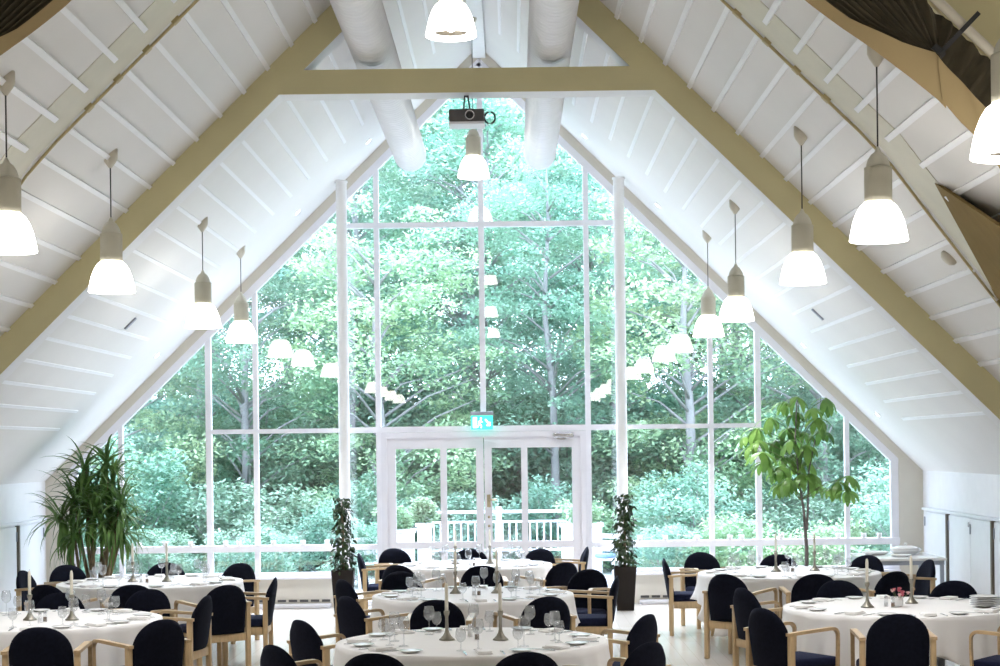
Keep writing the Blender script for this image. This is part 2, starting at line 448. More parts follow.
# glass only above the doors is handled by zfc; the doors:
e = empty('door_1', 'pair of white framed glass doors in the middle of the gable', 'door', kind='structure')
mb = MB(); bar(mb, -1.33, 0, -1.33, 2.24, .075, YE, YE+.14); bar(mb, 1.33, 0, 1.33, 2.24, .075, YE, YE+.14); bar(mb, -1.365, 2.275, 1.365, 2.275, .07, YE-.002, YE+.138)
mb.build('door_frame', M['door'], e)
for s in (-1, 1):
    mb = MB(); y0, y1 = YE+.03, YE+.09
    for x, w in ((1.235, .115), (.54, .085), (.055, .10)): bar(mb, s*x, .02, s*x, 2.24, w, y0, y1)
    for z, w in ((2.165, .15), (.80, .09), (.12, .2)): bar(mb, s*.01, z, s*1.29, z, w, y0+.002, y1-.002)
    leaf = mb.build('door_leaf', M['door'], e)
    for xa, xb in ((.105, .50), (.58, 1.18)):
        for za, zb in ((.22, .755), (.845, 2.09)):
            MB().box((min(s*xa, s*xb), YE+.05, za), (max(s*xa, s*xb), YE+.066, zb)).build('pane', M['pane'], leaf)
# handle plate, locks and lever on the right leaf; closer at its top
mb = MB(); mb.rbox((.035, YE+.008, 1.30), (.085, YE+.03, 1.47), .006); mb.tube([(.06, YE-.03, 1.40), (.06, YE+.02, 1.40)], .012); mb.tube([(.06, YE-.03, 1.40), (.17, YE-.03, 1.40)], .012)
mb.build('handle', M['brass'], e)
for z in (1.17, 1.05):
    MB().lathe([(.018, 0), (.018, .02)], 12, mat=Matrix.Translation((.06, YE+.03, z)) @ Matrix.Rotation(pi/2, 4, 'X')).build('lock', M['brass'], e)
mb = MB(); mb.rbox((.92, YE-.03, 2.22), (1.20, YE+.02, 2.28), .008); mb.box((.98, YE-.05, 2.20), (1.1, YE-.03, 2.215)); mb.build('door_closer', M['silver'], e)

# round white columns standing just inside the glass
for s, nm in ((-1, 'left'), (1, 'right')):
    h = roof_z(CXL)-.02
    c = MB(); c.lathe([(.085, 0), (.085, .03), (.072, .035), (.072, h-.05), (.085, h-.045), (.085, h-.02)], 24)
    struct(c.build('column' if s < 0 else 'column.001', M['beamwhite'], None, (s*1.815, 23.55, 0)), f'slim round white column {nm} of the glass doors', 'column')

# floor convector grilles along the window wall
for s, nm in ((-1, 'left'), (1, 'right')):
    x0, x1 = sorted((s*2.05, s*5.3))
    e = empty('floor_heater', f'long low white convector with dark slots under the {nm} window', 'heater', group='convectors under the great window')
    MB().rbox((x0, YE-.20, .001), (x1, YE-.015, .05), .006).build('casing', M['frame'], e)
    mb = MB(); n = 22; rnd = random.Random(3)
    for k in range(n):
        a = x0 + (x1-x0)*(k+.12)/n; b = x0 + (x1-x0)*(k+.88)/n
        mb.box((a, YE-.012, .07), (b, YE-.004, .10))
    mb.build('slots', M['dgrey'], e)

# ------------------------------------------------------------------ roof trusses
def truss(y0, y1, depth, tie, label, nmat):
    e = empty('roof_truss', label, 'roof truss', kind='structure')
    for s in (-1, 1):
        def Q(x, z, y): return Vector((s*x, y, z))
        v = depth/cos(ANG)
        mb = MB()
        # front face painted, underside white
        xs = [(HW-.02, roof_z(HW-.02)+.02), (0.0, APEX+.0), (0.0, APEX-v), (HW-.02, roof_z(HW-.02)-v)]
        mb.prism([Q(x, z, y0) for x, z in xs], (0, y1-y0, 0))
        n = 4
        mb.m[-(n+2):] = [0, 0, 1, 1, 1, 1]
        mb.build('rafter', nmat, e)
    if tie:
        zt, zb = tie
        xe = (APEX - depth/cos(ANG) - zb)/TAN + .05
        mb = MB(); mb.box((-xe, y0-.004, zb), (xe, y1, zt))
        mb.m[:] = [1, 1, 0, 1, 0, 1]
        mb.build('tie_beam', nmat, e)
    return e
truss(16.70, 17.0, .248, (5.62, 5.395), 'mustard painted roof truss with tie beam across the hall', [M['mustard'], M['beamwhite']])
truss(9.55, 9.85, .33, None, 'mustard painted roof truss carrying the brown curtains', [M['mustard'], M['mustard']])

# ventilation ducts
def duct(x, zc, r, y0, y1, label):
    mb = MB(); n = 32; prof = []
    L = y1-y0; k = int(L/.11)
    for i in range(k+1):
        z = L*i/k
        if 0 < i < k:
            prof += [(r, z-.008), (r+.006, z), (r, z+.008)]
        else: prof.append((r, z))
    mb.lathe(prof, n, mat=Matrix.Translation((x, y0, zc)) @ Matrix.Rotation(-pi/2, 4, 'X'))
    return tag(mb.build('ventilation_duct', M['duct']), label, 'duct', 'round ducts under the roof')
duct(-.895, 5.90, .205, 6.0, 23.4, 'round white spiral ventilation duct under the roof left of the peak')
duct(.785, 5.90, .205, 6.0, 23.4, 'round white spiral ventilation duct under the roof right of the peak')

# low cupboards along both knee walls
for s, nm in ((-1, 'left'), (1, 'right')):
    ys = [23.80, 22.38, 20.28, 18.15]
    for i in range(3 if s > 0 else 2):
        yb, ya = ys[i], ys[i+1]
        where = ['in the far corner', 'second from the gable', 'third from the gable'][i]
        e = empty('low_cupboard', f'low white cupboard under the {nm} slope, {where}', 'cupboard', group='low cupboards along the knee walls')
        d = .06; x = s*HW
        X = lambda a, b: sorted((s*a, s*b))
        xa, xb = X(HW-.001, HW-.035); MB().box((xa, ya+.02, 0.001), (xb, yb-.0, 1.20)).build('body', M['cup'], e)
        xa, xb = X(HW-.001, HW-.068); MB().rbox((xa, ya+.005, 1.20), (xb, yb-.0, 1.235), .006).build('top', M['cup'], e)
        xa, xb = X(HW-.035, HW-.085); MB().box((xa, ya+.002, .001), (xb, ya+.055, 1.198)).build('post', M['post'], e)
        if i == 0: splits = [(ya+.07, yb-.14)]
        else: m_ = (ya+yb)/2; splits = [(ya+.07, m_-.008), (m_+.008, yb-.012)]
        for a, b in splits:
            xa, xb = X(HW-.036, HW-.058)
            dr = MB().rbox((xa, a, .06), (xb, b, 1.185), .005).build('door', M['cup'], e)
            xa, xb = X(HW-.058, HW-.074)
            MB().rbox((xa, b-.035, 1.0), (xb, b-.02, 1.12), .004).build('handle', M['greymetal'], dr)
            MB().rbox((xa, a+.02, 1.08), (xb, a+.03, 1.14), .003).build('hinge', M['silver'], dr)

# downlights, detector, vents on the ceiling
dl = [(297, 212, 'upper left'), (156.5, 355, 'lower left'), (368, 141, 'topmost left'), (585, 136, 'topmost right'), (658, 205, 'upper right'), (804, 345, 'middle right'), (878, 414, 'lowest right')]
for u, v, w in dl:
    p = at_roof(u, v); s = 1 if u > 480 else -1
    mt = Matrix.Translation(p) @ Matrix.Rotation(s*ANG, 4, 'Y')
    e = empty('downlight', f'tiny recessed spotlight in the ceiling edge, {w} of the gable', 'downlight', p, group='recessed spotlights along the gable')
    R = Matrix.Rotation(s*ANG, 4, 'Y')
    MB().lathe([(.055, .01), (.055, -.008), (.038, -.012)], 16, mat=R).build('trim_ring', M['batten'], e)
    MB().lathe([(.034, -.010), (.034, -.0145)], 12, mat=R).build('lamp_face', M['spot'], e)
p = at_roof(949.5, 257)
tag(MB().lathe([(.075, .0), (.075, -.02), (.05, -.045), (.02, -.05)], 20, mat=Matrix.Rotation(ANG, 4, 'Y')).build('smoke_detector', M['canopy'], None, p), 'small round cream smoke detector on the right ceiling slope', 'smoke detector')
for u, v, w in ((818, 314, 'right'), (130, 323, 'left')):
    p = at_roof(u, v); s = 1 if u > 480 else -1
    tag(MB().rbox((-.09, -.03, -.02), (.09, .03, .004), .006, mat=Matrix.Rotation(s*ANG, 4, 'Y')).build('ceiling_vent', M['greymetal'], None, p), f'narrow grey vent slot on the {w} ceiling slope', 'vent', 'vent slots on the slopes')

# ------------------------------------------------------------------ pendant lamps
def lamp_at(x, y, zb, label, group):
    e = empty('pendant_lamp', label, 'pendant lamp', (x, y, zb), group=group)
    ztop = roof_z(x) - zb if abs(x) > .3 else APEX-.16-zb
    if not lamp_mesh:
        lamp_mesh['shade'] = MB().lathe([(.092, .255), (.118, .235), (.145, .19), (.168, .13), (.184, .06), (.194, .004), (.190, 0), (.180, .06), (.163, .13), (.14, .188), (.113, .23), (.09, .248)], 32, close=False).mesh('shade', M['shade'])
        lamp_mesh['reflector'] = MB().lathe([(.088, .22), (.12, .10), (.128, .03), (.122, .03), (.112, .10), (.07, .2)], 24, close=False).mesh('reflector', M['reflector'])
        lamp_mesh['bulb'] = MB().lathe([(.02, .2), (.03, .15), (.048, .09), (.04, .05), (.012, .035)], 14).mesh('bulb', M['bulb'])
        lamp_mesh['body'] = MB().lathe([(.070, .248), (.092, .262), (.092, .30), (.092, .34), (.092, .40), (.092, .47), (.092, .485), (.078, .492)], 36, ribs=(.29, .475)).mesh('body', M['lampbody'])
        lamp_mesh['cap'] = MB().lathe([(.078, .49), (.078, .505), (.066, .54), (.045, .572), (.022, .59), (.012, .615), (.006, .625)], 24).mesh('cap', M['lampcap'])
        lamp_mesh['canopy'] = MB().lathe([(.012, -.085), (.05, -.03), (.062, .0), (.062, .075)], 20).mesh('canopy', M['canopy'])
    for nm in ('body', 'cap', 'shade', 'reflector', 'bulb'):
        o = bpy.data.objects.new(nm, lamp_mesh[nm]); COL.objects.link(o); o.parent = e
    MB().tube([(0, 0, .62), (0, 0, ztop-.06)], .0055, 6).build('cord', M['cableblk'], e)
    ld = lamp_mesh.get('light')
    if ld is None:
        ld = lamp_mesh['light'] = bpy.data.lights.new('lamp_light', 'SPOT'); ld.energy = 128; ld.spot_size = radians(112); ld.spot_blend = .6
        ld.shadow_soft_size = .1; ld.color = (.98, .97, 1.0)
    o = bpy.data.objects.new('lamp_light', ld); COL.objects.link(o); o.parent = e; o.location = (0, 0, -.01)
    o = bpy.data.objects.new('canopy', lamp_mesh['canopy']); COL.objects.link(o); o.parent = e; o.location = (0, 0, ztop-.02)
    return e
lamp_mesh = {}
LZ = 3.43
rows = [(8.46, 'nearest'), (11.9, 'second nearest'), (15.0, 'third'), (19.45, 'fourth'), (22.2, 'last, closest to the glass')]
for y, w in rows:
    xr = 2.82 if y > 9 else 2.745; xl = -2.94
    lamp_at(xr, y, LZ, f'taupe pendant lamp with bell shade in the right row, {w}', 'pendant lamps of the right row')
    if y > 9: lamp_at(xl, y, LZ, f'taupe pendant lamp with bell shade in the left row, {w}', 'pendant lamps of the left row')
for y, w in ((13.65, 'nearer, above the tie beam'), (21.75, 'farther, below the projector')):
    lamp_at(-.045, y, 5.22 if y < 15 else 5.36, f'taupe pendant lamp with bell shade on the centre line, {w}', 'pendant lamps of the centre row')
# the rows go on behind the viewpoint and mirror in the glass
for y in (5.2, 2.0, -1.5, -4.8):
    for x in (-2.93, 2.80):
        lamp_at(x, y, LZ, f'pendant lamp of the {"left" if x < 0 else "right"} row behind the viewpoint, mirrored in the glass', f'rear pendant lamps {"left" if x < 0 else "right"}')
for y in (5.0, -3.0):
    lamp_at(-.10, y, 5.22, 'pendant lamp of the centre row behind the viewpoint, mirrored in the glass', 'rear pendant lamps centre')

# projector hanging from the tie beam
e = empty('ceiling_projector', 'dark grey projector hanging under the tie beam', 'projector', at_y(467, 124, 16.85))
s_ = 16.85/F
MB().rbox((-.165, -.15, .0), (.165, .15, .115), .012).build('body', M['dgrey'], e)
MB().box((-.165, -.14, -.022), (.165, .14, -.001)).build('shelf', M['frame'], e)
MB().lathe([(.045, 0), (.045, .03), (.036, .03), (.036, .005)], 24, mat=Matrix.Translation((.03, -.148, .055)) @ Matrix.Rotation(pi/2, 4, 'X')).build('lens_ring', M['silver'], e)
MB().lathe([(.034, 0), (.034, .012), (.01, .016)], 20, mat=Matrix.Translation((.03, -.148, .055)) @ Matrix.Rotation(pi/2, 4, 'X')).build('lens', M['black'], e)
mb = MB(); mb.rbox((-.05, -.03, .116), (.06, .03, .14), .006); mb.tube([(-.03, 0, .13), (-.01, 0, .35)], .008); mb.tube([(.03, 0, .13), (.0, 0, .35)], .008); mb.rbox((-.03, -.03, .3), (.03, .03, .355), .006)
ceil_h = 5.395 - e.location.z
mb.tube([(0, 0, .25), (0, 0, ceil_h-.001)], .012); mb.build('bracket', M['dgrey'], e)
mb = MB(); mb.tube([(.165 + .05 + .05*cos(a), -.03, .05 + .055*sin(a)) for a in [i*2*pi/16 for i in range(17)]], .009); mb.build('cable_coil', M['black'], e)

# exit sign over the doors
p = at_y(482, 429.5, 23.85); e = empty('exit_sign', 'green lit exit sign above the glass doors', 'exit sign', p)
MB().rbox((-.15, -.035, .185), (.15, .035, .235), .005).build('housing', M['greymetal'], e)
MB().box((-.145, -.008, .0), (.145, .008, .184)).build('panel', M['exitgreen'], e)
mb = MB(); yy = -.0105
mb.box((-.118, yy, .02), (-.065, yy+.002, .165))
# running figure
def strk(a, b, w):
    a, b = Vector((a[0], 0, a[1])), Vector((b[0], 0, b[1])); t = (b-a).normalized(); n = Vector((-t.z, 0, t.x))*w/2; o = Vector((0, yy, 0))
    mb.prism([a-n+o, b-n+o, b+n+o, a+n+o], (0, .002, 0))
strk((-.02, .12), (-.03, .075), .026); strk((-.03, .078), (-.005, .05), .016); strk((-.005, .05), (-.012, .018), .014)
strk((-.032, .078), (-.055, .03), .016); strk((-.02, .115), (.008, .095), .012); strk((-.02, .115), (-.048, .1), .012)
mb.lathe([(.014, 0), (.014, .002)], 12, mat=Matrix.Translation((-.012, yy+.002, .145)) @ Matrix.Rotation(pi/2, 4, 'X'))
strk((.045, .135), (.105, .055), .022); strk((.105, .05), (.105, .1), .02); strk((.11, .055), (.06, .055), .02)
mb.build('symbol', M['exitwhite'], e)
MB().box((-.02, .036, .19), (.02, .18, .23)).build('arm', M['greymetal'], e)

# ------------------------------------------------------------------ curtains on the near truss
def P95(u, v, dy=0.): return at_y(u, v, 9.35+dy)
def polyline(pts, t):
    L = [0]
    for a, b in zip(pts, pts[1:]): L.append(L[-1] + sqrt((a[0]-b[0])**2 + (a[1]-b[1])**2))
    d = t*L[-1]
    for i in range(len(pts)-1):
        if d <= L[i+1] or i == len(pts)-2:
            k = (d-L[i])/(L[i+1]-L[i]+1e-9); return (pts[i][0]+(pts[i+1][0]-pts[i][0])*k, pts[i][1]+(pts[i+1][1]-pts[i][1])*k)
def sheet(A, B, na, nb, disp, base=9.35):
    """surface between polylines A and B in the curtain plane; disp(a,b) pushes along the hall"""
    vs, fs = [], []
    for i in range(na+1):
        a = i/na
        for j in range(nb+1):
            b = j/nb; pa, pb = polyline(A, b), polyline(B, b)
            x = pa[0]+(pb[0]-pa[0])*a; z = pa[1]+(pb[1]-pa[1])*a
            vs.append((x, base+disp(a, b), z))
    for i in range(na):
        for j in range(nb):
            fs.append((i*(nb+1)+j, (i+1)*(nb+1)+j, (i+1)*(nb+1)+j+1, i*(nb+1)+j+1))
    return vs, fs
def px(u, v): p = at_y(u, v, 9.35); return (p.x, p.z)
def cur(side, e):
    mir = (lambda p: p) if side > 0 else (lambda p: (-p[0]+.0, p[1]))
    c = lambda L: [mir(px(*q)) for q in L]
    low = c([(620, -215), (700, -110), (760, -45), (815, -2), (850, 24), (900, 46), (936, 57)])
    railu = c([(700, -225), (790, -135), (860, -64), (905, -20), (954, 28)])
    T0 = Vector(mir(px(936, 57))); vs, fs = [], []; na, nb = 110, 26; rnd = random.Random(9)
    for i in range(na+1):
        a = i/na; rp0 = Vector(polyline(railu, a))
        for j in range(nb+1):
            b = j/nb; base = rp0.lerp(T0, b); sag = Vector(polyline(low, b)) - Vector(polyline(railu, 0)).lerp(T0, b)
            q = base + sag*(1-a)**2.2*1.0
            d = (.035*sin(a**.8*2*pi*13) + .012*sin(a*2*pi*29+1))*(1-.8*b) - .04*sin(pi*b)*a
            vs.append((q.x, 9.35+d-.03*b, q.y))
    for i in range(na):
        for j in range(nb): fs.append((i*(nb+1)+j, (i+1)*(nb+1)+j, (i+1)*(nb+1)+j+1, i*(nb+1)+j+1))
    MB().add(vs, fs, 0, True).build('drape', M['curtain'], e, fix=False)
    low2 = c([(931, 61), (946, 80), (964, 98), (981, 117), (1036, 189), (1116, 304)])
    rail2 = c([(952, 26), (966, 40), (984, 57), (1004, 77), (1090, 165), (1200, 275)])
    vs, fs = sheet(low2, rail2, 30, 120, lambda a, b: (.028*sin((b*1.0+a*.03)*2*pi*16)+.01*sin(b*2*pi*37))*min(1, b*6+.2) - .02)
    MB().add(vs, fs, 0, True).build('drape', M['curtain'], e, fix=False)
    hem = c([(560, -235), (680, -110), (740, -50), (797, 0), (840, 33), (875, 57), (905, 79), (937, 106), (942, 112)])
    hemt = c([(620, -217), (700, -112), (760, -47), (815, -3), (850, 23), (900, 45), (936, 56), (940, 70), (942, 86)])
    vs, fs = sheet(hem, hemt, 6, 40, lambda a, b: -.085 + .02*a + .008*sin(b*30))
    MB().add(vs, fs, 0, True).build('lining', M['lining'], e, fix=False)
    hem = c([(938, 104), (957, 126), (980, 150), (1030, 220), (1110, 330)])
    hemt = c([(934, 58), (950, 77), (968, 95), (985, 114), (1040, 186), (1120, 300)][:5])
    vs, fs = sheet(hem, hemt, 6, 30, lambda a, b: -.095 + .02*a + .008*sin(b*24))
    MB().add(vs, fs, 0, True).build('lining', M['lining'], e, fix=False)
    T = mir(px(936, 57)); R = mir(px(971, 20))
    n = Vector((R[0]-T[0], 0, R[1]-T[1])).normalized(); sd = Vector((-n.z, 0, n.x))
    MB().ribbon([(R[0], 9.19, R[1]), (R[0]*.5+T[0]*.5, 9.195, R[1]*.5+T[1]*.5), (T[0], 9.26, T[1])], [.024]*3, [(sd, (0,1,0))]*3, [.008]*3).build('tie_strap', M['black'], e)
    MB().ribbon([(T[0]-sd.x*.03-n.x*.01, 9.25, T[1]-sd.z*.03), (T[0], 9.235, T[1]), (T[0]+sd.x*.05, 9.25, T[1]+sd.z*.05-.0)], [.035]*3, [(n, (0,1,0))]*3, [.012]*3).build('tie_knot', M['black'], e)
    r0, r1 = mir(px(700, -215)), mir(px(1200, 262))
    mb = MB(); off = Vector((0, 9.232, 0))
    mb.tube([Vector((r0[0], 0, r0[1]))+off, Vector((r1[0], 0, r1[1]))+off], .026, 12)
    mb.build('curtain_rail', M['canopy'], e)
for s, nm in ((-1, 'left'), (1, 'right')):
    e = empty('stage_curtain', f'dark brown tied back curtain with tan lining in the upper {nm} corner', 'curtain', group='tied back curtains')
    cur(s, e)

# ------------------------------------------------------------------ tables
TABLES = {}   # key: (x, y, r, name)
for key, u, v, r, nm in (('C1', 472.3, 641, .95, 'front centre table'), ('C2', 473, 594.5, .925, 'middle centre table'), ('C3', 474, 564.6, .90, 'back centre table'),
                         ('L1', 43, 620, .95, 'front left table'), ('L2', 150.5, 582, .95, 'back left table'), ('R1', 902, 606.5, .97, 'front right table'), ('R2', 789, 572.5, .95, 'back right table')):
    p = at_z(u, v, .745); TABLES[key] = (p.x, p.y, r, nm)
def table(key):
    x, y, r, nm = TABLES[key]
    e = empty('round_table', f'round dining table under white cloth, the {nm}', 'table', (x, y, 0), group='round dining tables')
    MB().lathe([(r-.05, .705), (r-.025, .712), (r-.025, .735), (r-.035, .74)], 64).build('tabletop', M['tabletop'], e)
    MB().lathe([(r*.62, .66), (r*.62, .704)], 24).build('apron', M['tabletop'], e)
    for k in range(4):
        a = pi/4 + k*pi/2; lx, ly = .60*r*cos(a), .60*r*sin(a)
        MB().rbox((lx-.03, ly-.03, 0), (lx+.03, ly+.03, .70), .005).build('leg', M['greymetal'], e)
    # square cloth draped over the round top
    rnd = random.Random(key); rot = rnd.uniform(-.25, .25); n = 192; a_half = r + .27
    prof_top = [0, .3, .6, .85, .97, 1.0]
    vs, fs = [], []
    rings = []
    for t in prof_top:
        rings.append([(r*t*cos(2*pi*k/n), r*t*sin(2*pi*k/n), .7445 + .0008*sin(9*2*pi*k/n)*t) for k in range(n)])
    ph = [rnd.uniform(0, 6.28) for _ in range(4)]
    nd = 12
    for i in range(1, nd+1):
        t = i/nd; ring = []
        for k in range(n):
            th = 2*pi*k/n; c = max(abs(cos(th-rot)), abs(sin(th-rot)))
            drop = min(a_half/c - r, .56) * (1 if c > .8 else 1.05)
            corner = max(0, (1-c)/.2929)
            fold = (.013*sin(13*th+ph[0]+.6*sin(3*th)) + .010*abs(sin(11*th+ph[1])) + .035*corner*sin(26*th+ph[2]) + .010*t*sin(23*th+ph[3]))*t**.75*(.8+2.0*t*t)
            rr = r + .004*min(1, t*4) + .014*t + .035*corner*t + fold
            ring.append((rr*cos(th), rr*sin(th), .7445 - .006*min(1, t*5) - drop*t))
        rings.append(ring)
    for ring in rings: vs += ring
    for i in range(len(rings)-1):
        for k in range(n):
            k2 = (k+1) % n; fs.append((i*n+k, i*n+k2, (i+1)*n+k2, (i+1)*n+k))
    o = MB().add(vs, fs, 0, True).build('tablecloth', M['cloth'], None, (x, y, 0), fix=False)
    bm = bmesh.new(); bm.from_mesh(o.data); bmesh.ops.remove_doubles(bm, verts=bm.verts[:], dist=1e-5); bm.to_mesh(o.data); bm.free()
    sm = o.modifiers.new('thickness', 'SOLIDIFY'); sm.thickness = .002; sm.offset = 0
    tag(o, f'white linen cloth draped over the {nm}', 'tablecloth', 'white tablecloths')
for k in TABLES: table(k)
TZ = .7475   # top of the cloth

# ------------------------------------------------------------------ chairs
def make_chair():
    e = empty('dining_armchair', 'chair', 'chair')
    MB().rbox((-.237, -.205, .375), (.237, .255, .455), .028, seg=3).build('seat', M['seatfab'], e)
    # arched upholstered back
    nu, nv = 18, 12; vs, fs = [], []
    W, zb, zt = .232, .375, .842
    def pt(i, j, side):
        uu = -1+2*i/nu; uu = sin(uu*pi/2); top = .635 + (zt-.635)*sqrt(max(0, 1-abs(uu)**2.3))
        z = zb + (top-zb)*(j/nv)
        edge = min(1, (1-abs(uu))*5.5, (j/nv)*8+.35, (1-j/nv)*5.5 if abs(uu) < .999 else 0)
        edge = max(0, edge)**.5
        yc = -.235 - (z-.4)*.16 + .035*uu*uu
        return (uu*W, yc + side*(.006+.024*edge), z)
    for side in (-1, 1):
        for i in range(nu+1):
            for j in range(nv+1): vs.append(pt(i, j, side))
    N = (nu+1)*(nv+1)
    for i in range(nu):
        for j in range(nv):
            a, b, c, d = i*(nv+1)+j, (i+1)*(nv+1)+j, (i+1)*(nv+1)+j+1, i*(nv+1)+j+1
            fs.append((a, b, c, d)); fs.append((N+d, N+c, N+b, N+a))
    for i in range(nu):
        for j in (0, nv):
            a, b = i*(nv+1)+j, (i+1)*(nv+1)+j; fs.append((a, b, N+b, N+a))
    for j in range(nv):
        for i in (0, nu):
            a, b = i*(nv+1)+j, i*(nv+1)+j+1; fs.append((a, b, N+b, N+a))
    MB().add(vs, fs, 0, True).build('backrest', M['fabric'], e)
    mb = MB()
    for a, b in (((-.235, -.235, .30), (.235, -.205, .372)), ((-.235, .205, .30), (.235, .235, .372)), ((-.262, -.2, .30), (-.232, .22, .372)), ((.232, -.2, .30), (.262, .22, .372))):
        mb.rbox(a, b, .004)
    mb.build('seat_frame', M['wood'], e)
    for s in (-1, 1):
        MB().rbox((s*.259-.021, -.25, 0), (s*.259+.021, -.204, .648), .005).build('leg', M['wood'], e)
        MB().rbox((s*.258-.021, .20, 0), (s*.258+.021, .243, .372), .005).build('leg', M['wood'], e)
        pts, nr, wd, tk = [], [], [], []
        path = [(-.262, .652), (-.15, .660), (0, .668), (.12, .675)]
        for a in range(0, 7):
            an = a/6*pi/2; path.append((.17 + .055*sin(an), .621 + .055*cos(an)))
        path += [(.225, .55), (.222, .45), (.22, .374)]
        for i, (yy, zz) in enumerate(path):
            q0, q1 = path[max(0, i-1)], path[min(len(path)-1, i+1)]
            t = Vector((0, q1[0]-q0[0], q1[1]-q0[1])).normalized(); nrm = Vector((0, -t.z, t.y))
            pts.append((s*.262, yy, zz)); nr.append(((1, 0, 0), nrm))
            f = max(0, min(1, (i-4)/6)); wd.append(.048-.018*f); tk.append(.024-.006*f)
        MB().ribbon(pts, wd, nr, tk).build('armrest', M['armwood'], e)
    return e
chair_kind = Kind(make_chair())
CH_TOP = .825; BACK_OFF = .30
PXO = {'C1': 2304}
CHAIRS = [
    # u, v of the top of the back, table, description, heading (degrees, None = towards the table)
    (38.8, 627.4, 'L1', 'at the near side of the front left table, turned away', 92),
    (163, 616.6, 'L1', 'at the near right of the front left table', None),
    (207, 603.4, 'L1', 'at the right of the front left table, seen from the side', 172),
    (152, 596.7, 'L1', 'at the far right of the front left table', None),
    (60, 597.5, 'L1', 'at the far side of the front left table', None),
    (132, 585.4, 'L2', 'at the near side of the back left table', None),
    (45, 583.5, 'L2', 'at the near left of the back left table', None),
    (22, 576, 'L2', 'at the left of the back left table', -8),
    (66, 569.3, 'L2', 'at the far left of the back left table', None),
    (166, 565, 'L2', 'at the far side of the back left table', None),
    (241, 565.5, 'L2', 'at the far right of the back left table', None),
    (275, 573, 'L2', 'at the right of the back left table, seen from the side', 182),
    (227, 580.7, 'L2', 'at the near right of the back left table', 128),
    (373, 651, 'C1', 'at the near left of the front centre table', 80),
    (527, 649.7, 'C1', 'at the near right of the front centre table', 100),
    (300, 623, 'C1', 'at the left of the front centre table, farther of two', 35),
    (277, 638.4, 'C1', 'at the left of the front centre table, nearer of two', 38),
    (648, 619.4, 'C1', 'at the right of the front centre table, farther of two', 150),
    (648, 636.5, 'C1', 'at the right of the front centre table, nearer of two', 140),
    (348, 590, 'C2', 'at the left of the middle centre table, nearer of two', 35),
    (342, 583, 'C2', 'at the left of the middle centre table, farther of two', 30),
    (434.5, 597.7, 'C2', 'at the near side of the middle centre table', 86),
    (548, 594.5, 'C2', 'at the near right of the middle centre table', None),
    (617, 585.4, 'C2', 'at the right of the middle centre table, seen from the side', 177),
    (590, 577.8, 'C2', 'at the far right of the middle centre table', -120),
    (400, 576, 'C2', 'at the far left of the middle centre table', None),
    (482, 566, 'C3', 'at the near side of the back centre table', None),
    (397, 565.5, 'C3', 'at the near left of the back centre table', None),
    (359, 559.5, 'C3', 'at the left of the back centre table', 3),
    (393, 553.6, 'C3', 'at the far left of the back centre table', None),
    (470, 553, 'C3', 'at the far side of the back centre table', None),
    (541, 551, 'C3', 'at the far right of the back centre table', None),
    (587, 555, 'C3', 'at the right of the back centre table, seen from the side', 182),
    (565, 561.8, 'C3', 'at the near right of the back centre table', None),
    (899, 612, 'R1', 'at the near side of the front right table, turned away', 88),
    (762, 605, 'R1', 'at the near left of the front right table', 30),
    (744, 589.6, 'R1', 'at the left of the front right table', 22),
    (838, 582, 'R1', 'at the far side of the front right table', None),
    (955, 584.4, 'R1', 'at the far right of the front right table', None),
    (1052, 612, 'R1', 'at the near right of the front right table', 142),
    (664, 565.5, 'R2', 'at the left of the back right table, seen from the side', -4),
    (700, 558.5, 'R2', 'at the far left of the back right table', None),
    (725, 571.8, 'R2', 'at the near left of the back right table', 52),
    (812, 573.7, 'R2', 'at the near side of the back right table', None),
    (778, 555.5, 'R2', 'at the far side of the back right table', None),
    (868, 557.6, 'R2', 'at the far right of the back right table', None),
    (922, 563, 'R2', 'at the right of the back right table, seen from the side', 188),
    (896, 570, 'R2', 'at the near right of the back right table', None),
]
placed = []; SHIFTS = []
for u, v, tk, where, hd in CHAIRS:
    tx, ty, r, _ = TABLES[tk]
    c = Vector((tx, ty)); best = None
    for du in range(-36, 37, 2):
        for dv in range(-14, 15):
            cost = abs(du) + 2.2*abs(dv)
            if best and cost >= best[0]: continue
            p = at_z(u+du, v+dv, CH_TOP); b = Vector((p.x, p.y)); d = b-c
            h = radians(hd) if hd is not None else atan2(-d.y, -d.x)
            f = Vector((cos(h), sin(h))); sd = Vector((-f.y, f.x)); loc = b + f*BACK_OFF
            if any((loc + f*fy + sd*sx - c).length < r + .075 for sx in (-.288, .288, 0) for fy in (.24, 0)): continue
            if any((l2-loc).length < .665 for l2 in placed): continue
            if any((loc-Vector(t[:2])).length < t[2]+.34 for t in TABLES.values()): continue
            best = (cost, loc, h, du, dv)
    if best is None: print('NOPLACE', where); continue
    cost, loc, h, du, dv = best
    placed.append(loc); SHIFTS.append((tk, where, du, dv))
    chair_kind.put((loc.x, loc.y, 0), h-pi/2, f'black padded birch armchair {where}', 'black armchairs around the tables')

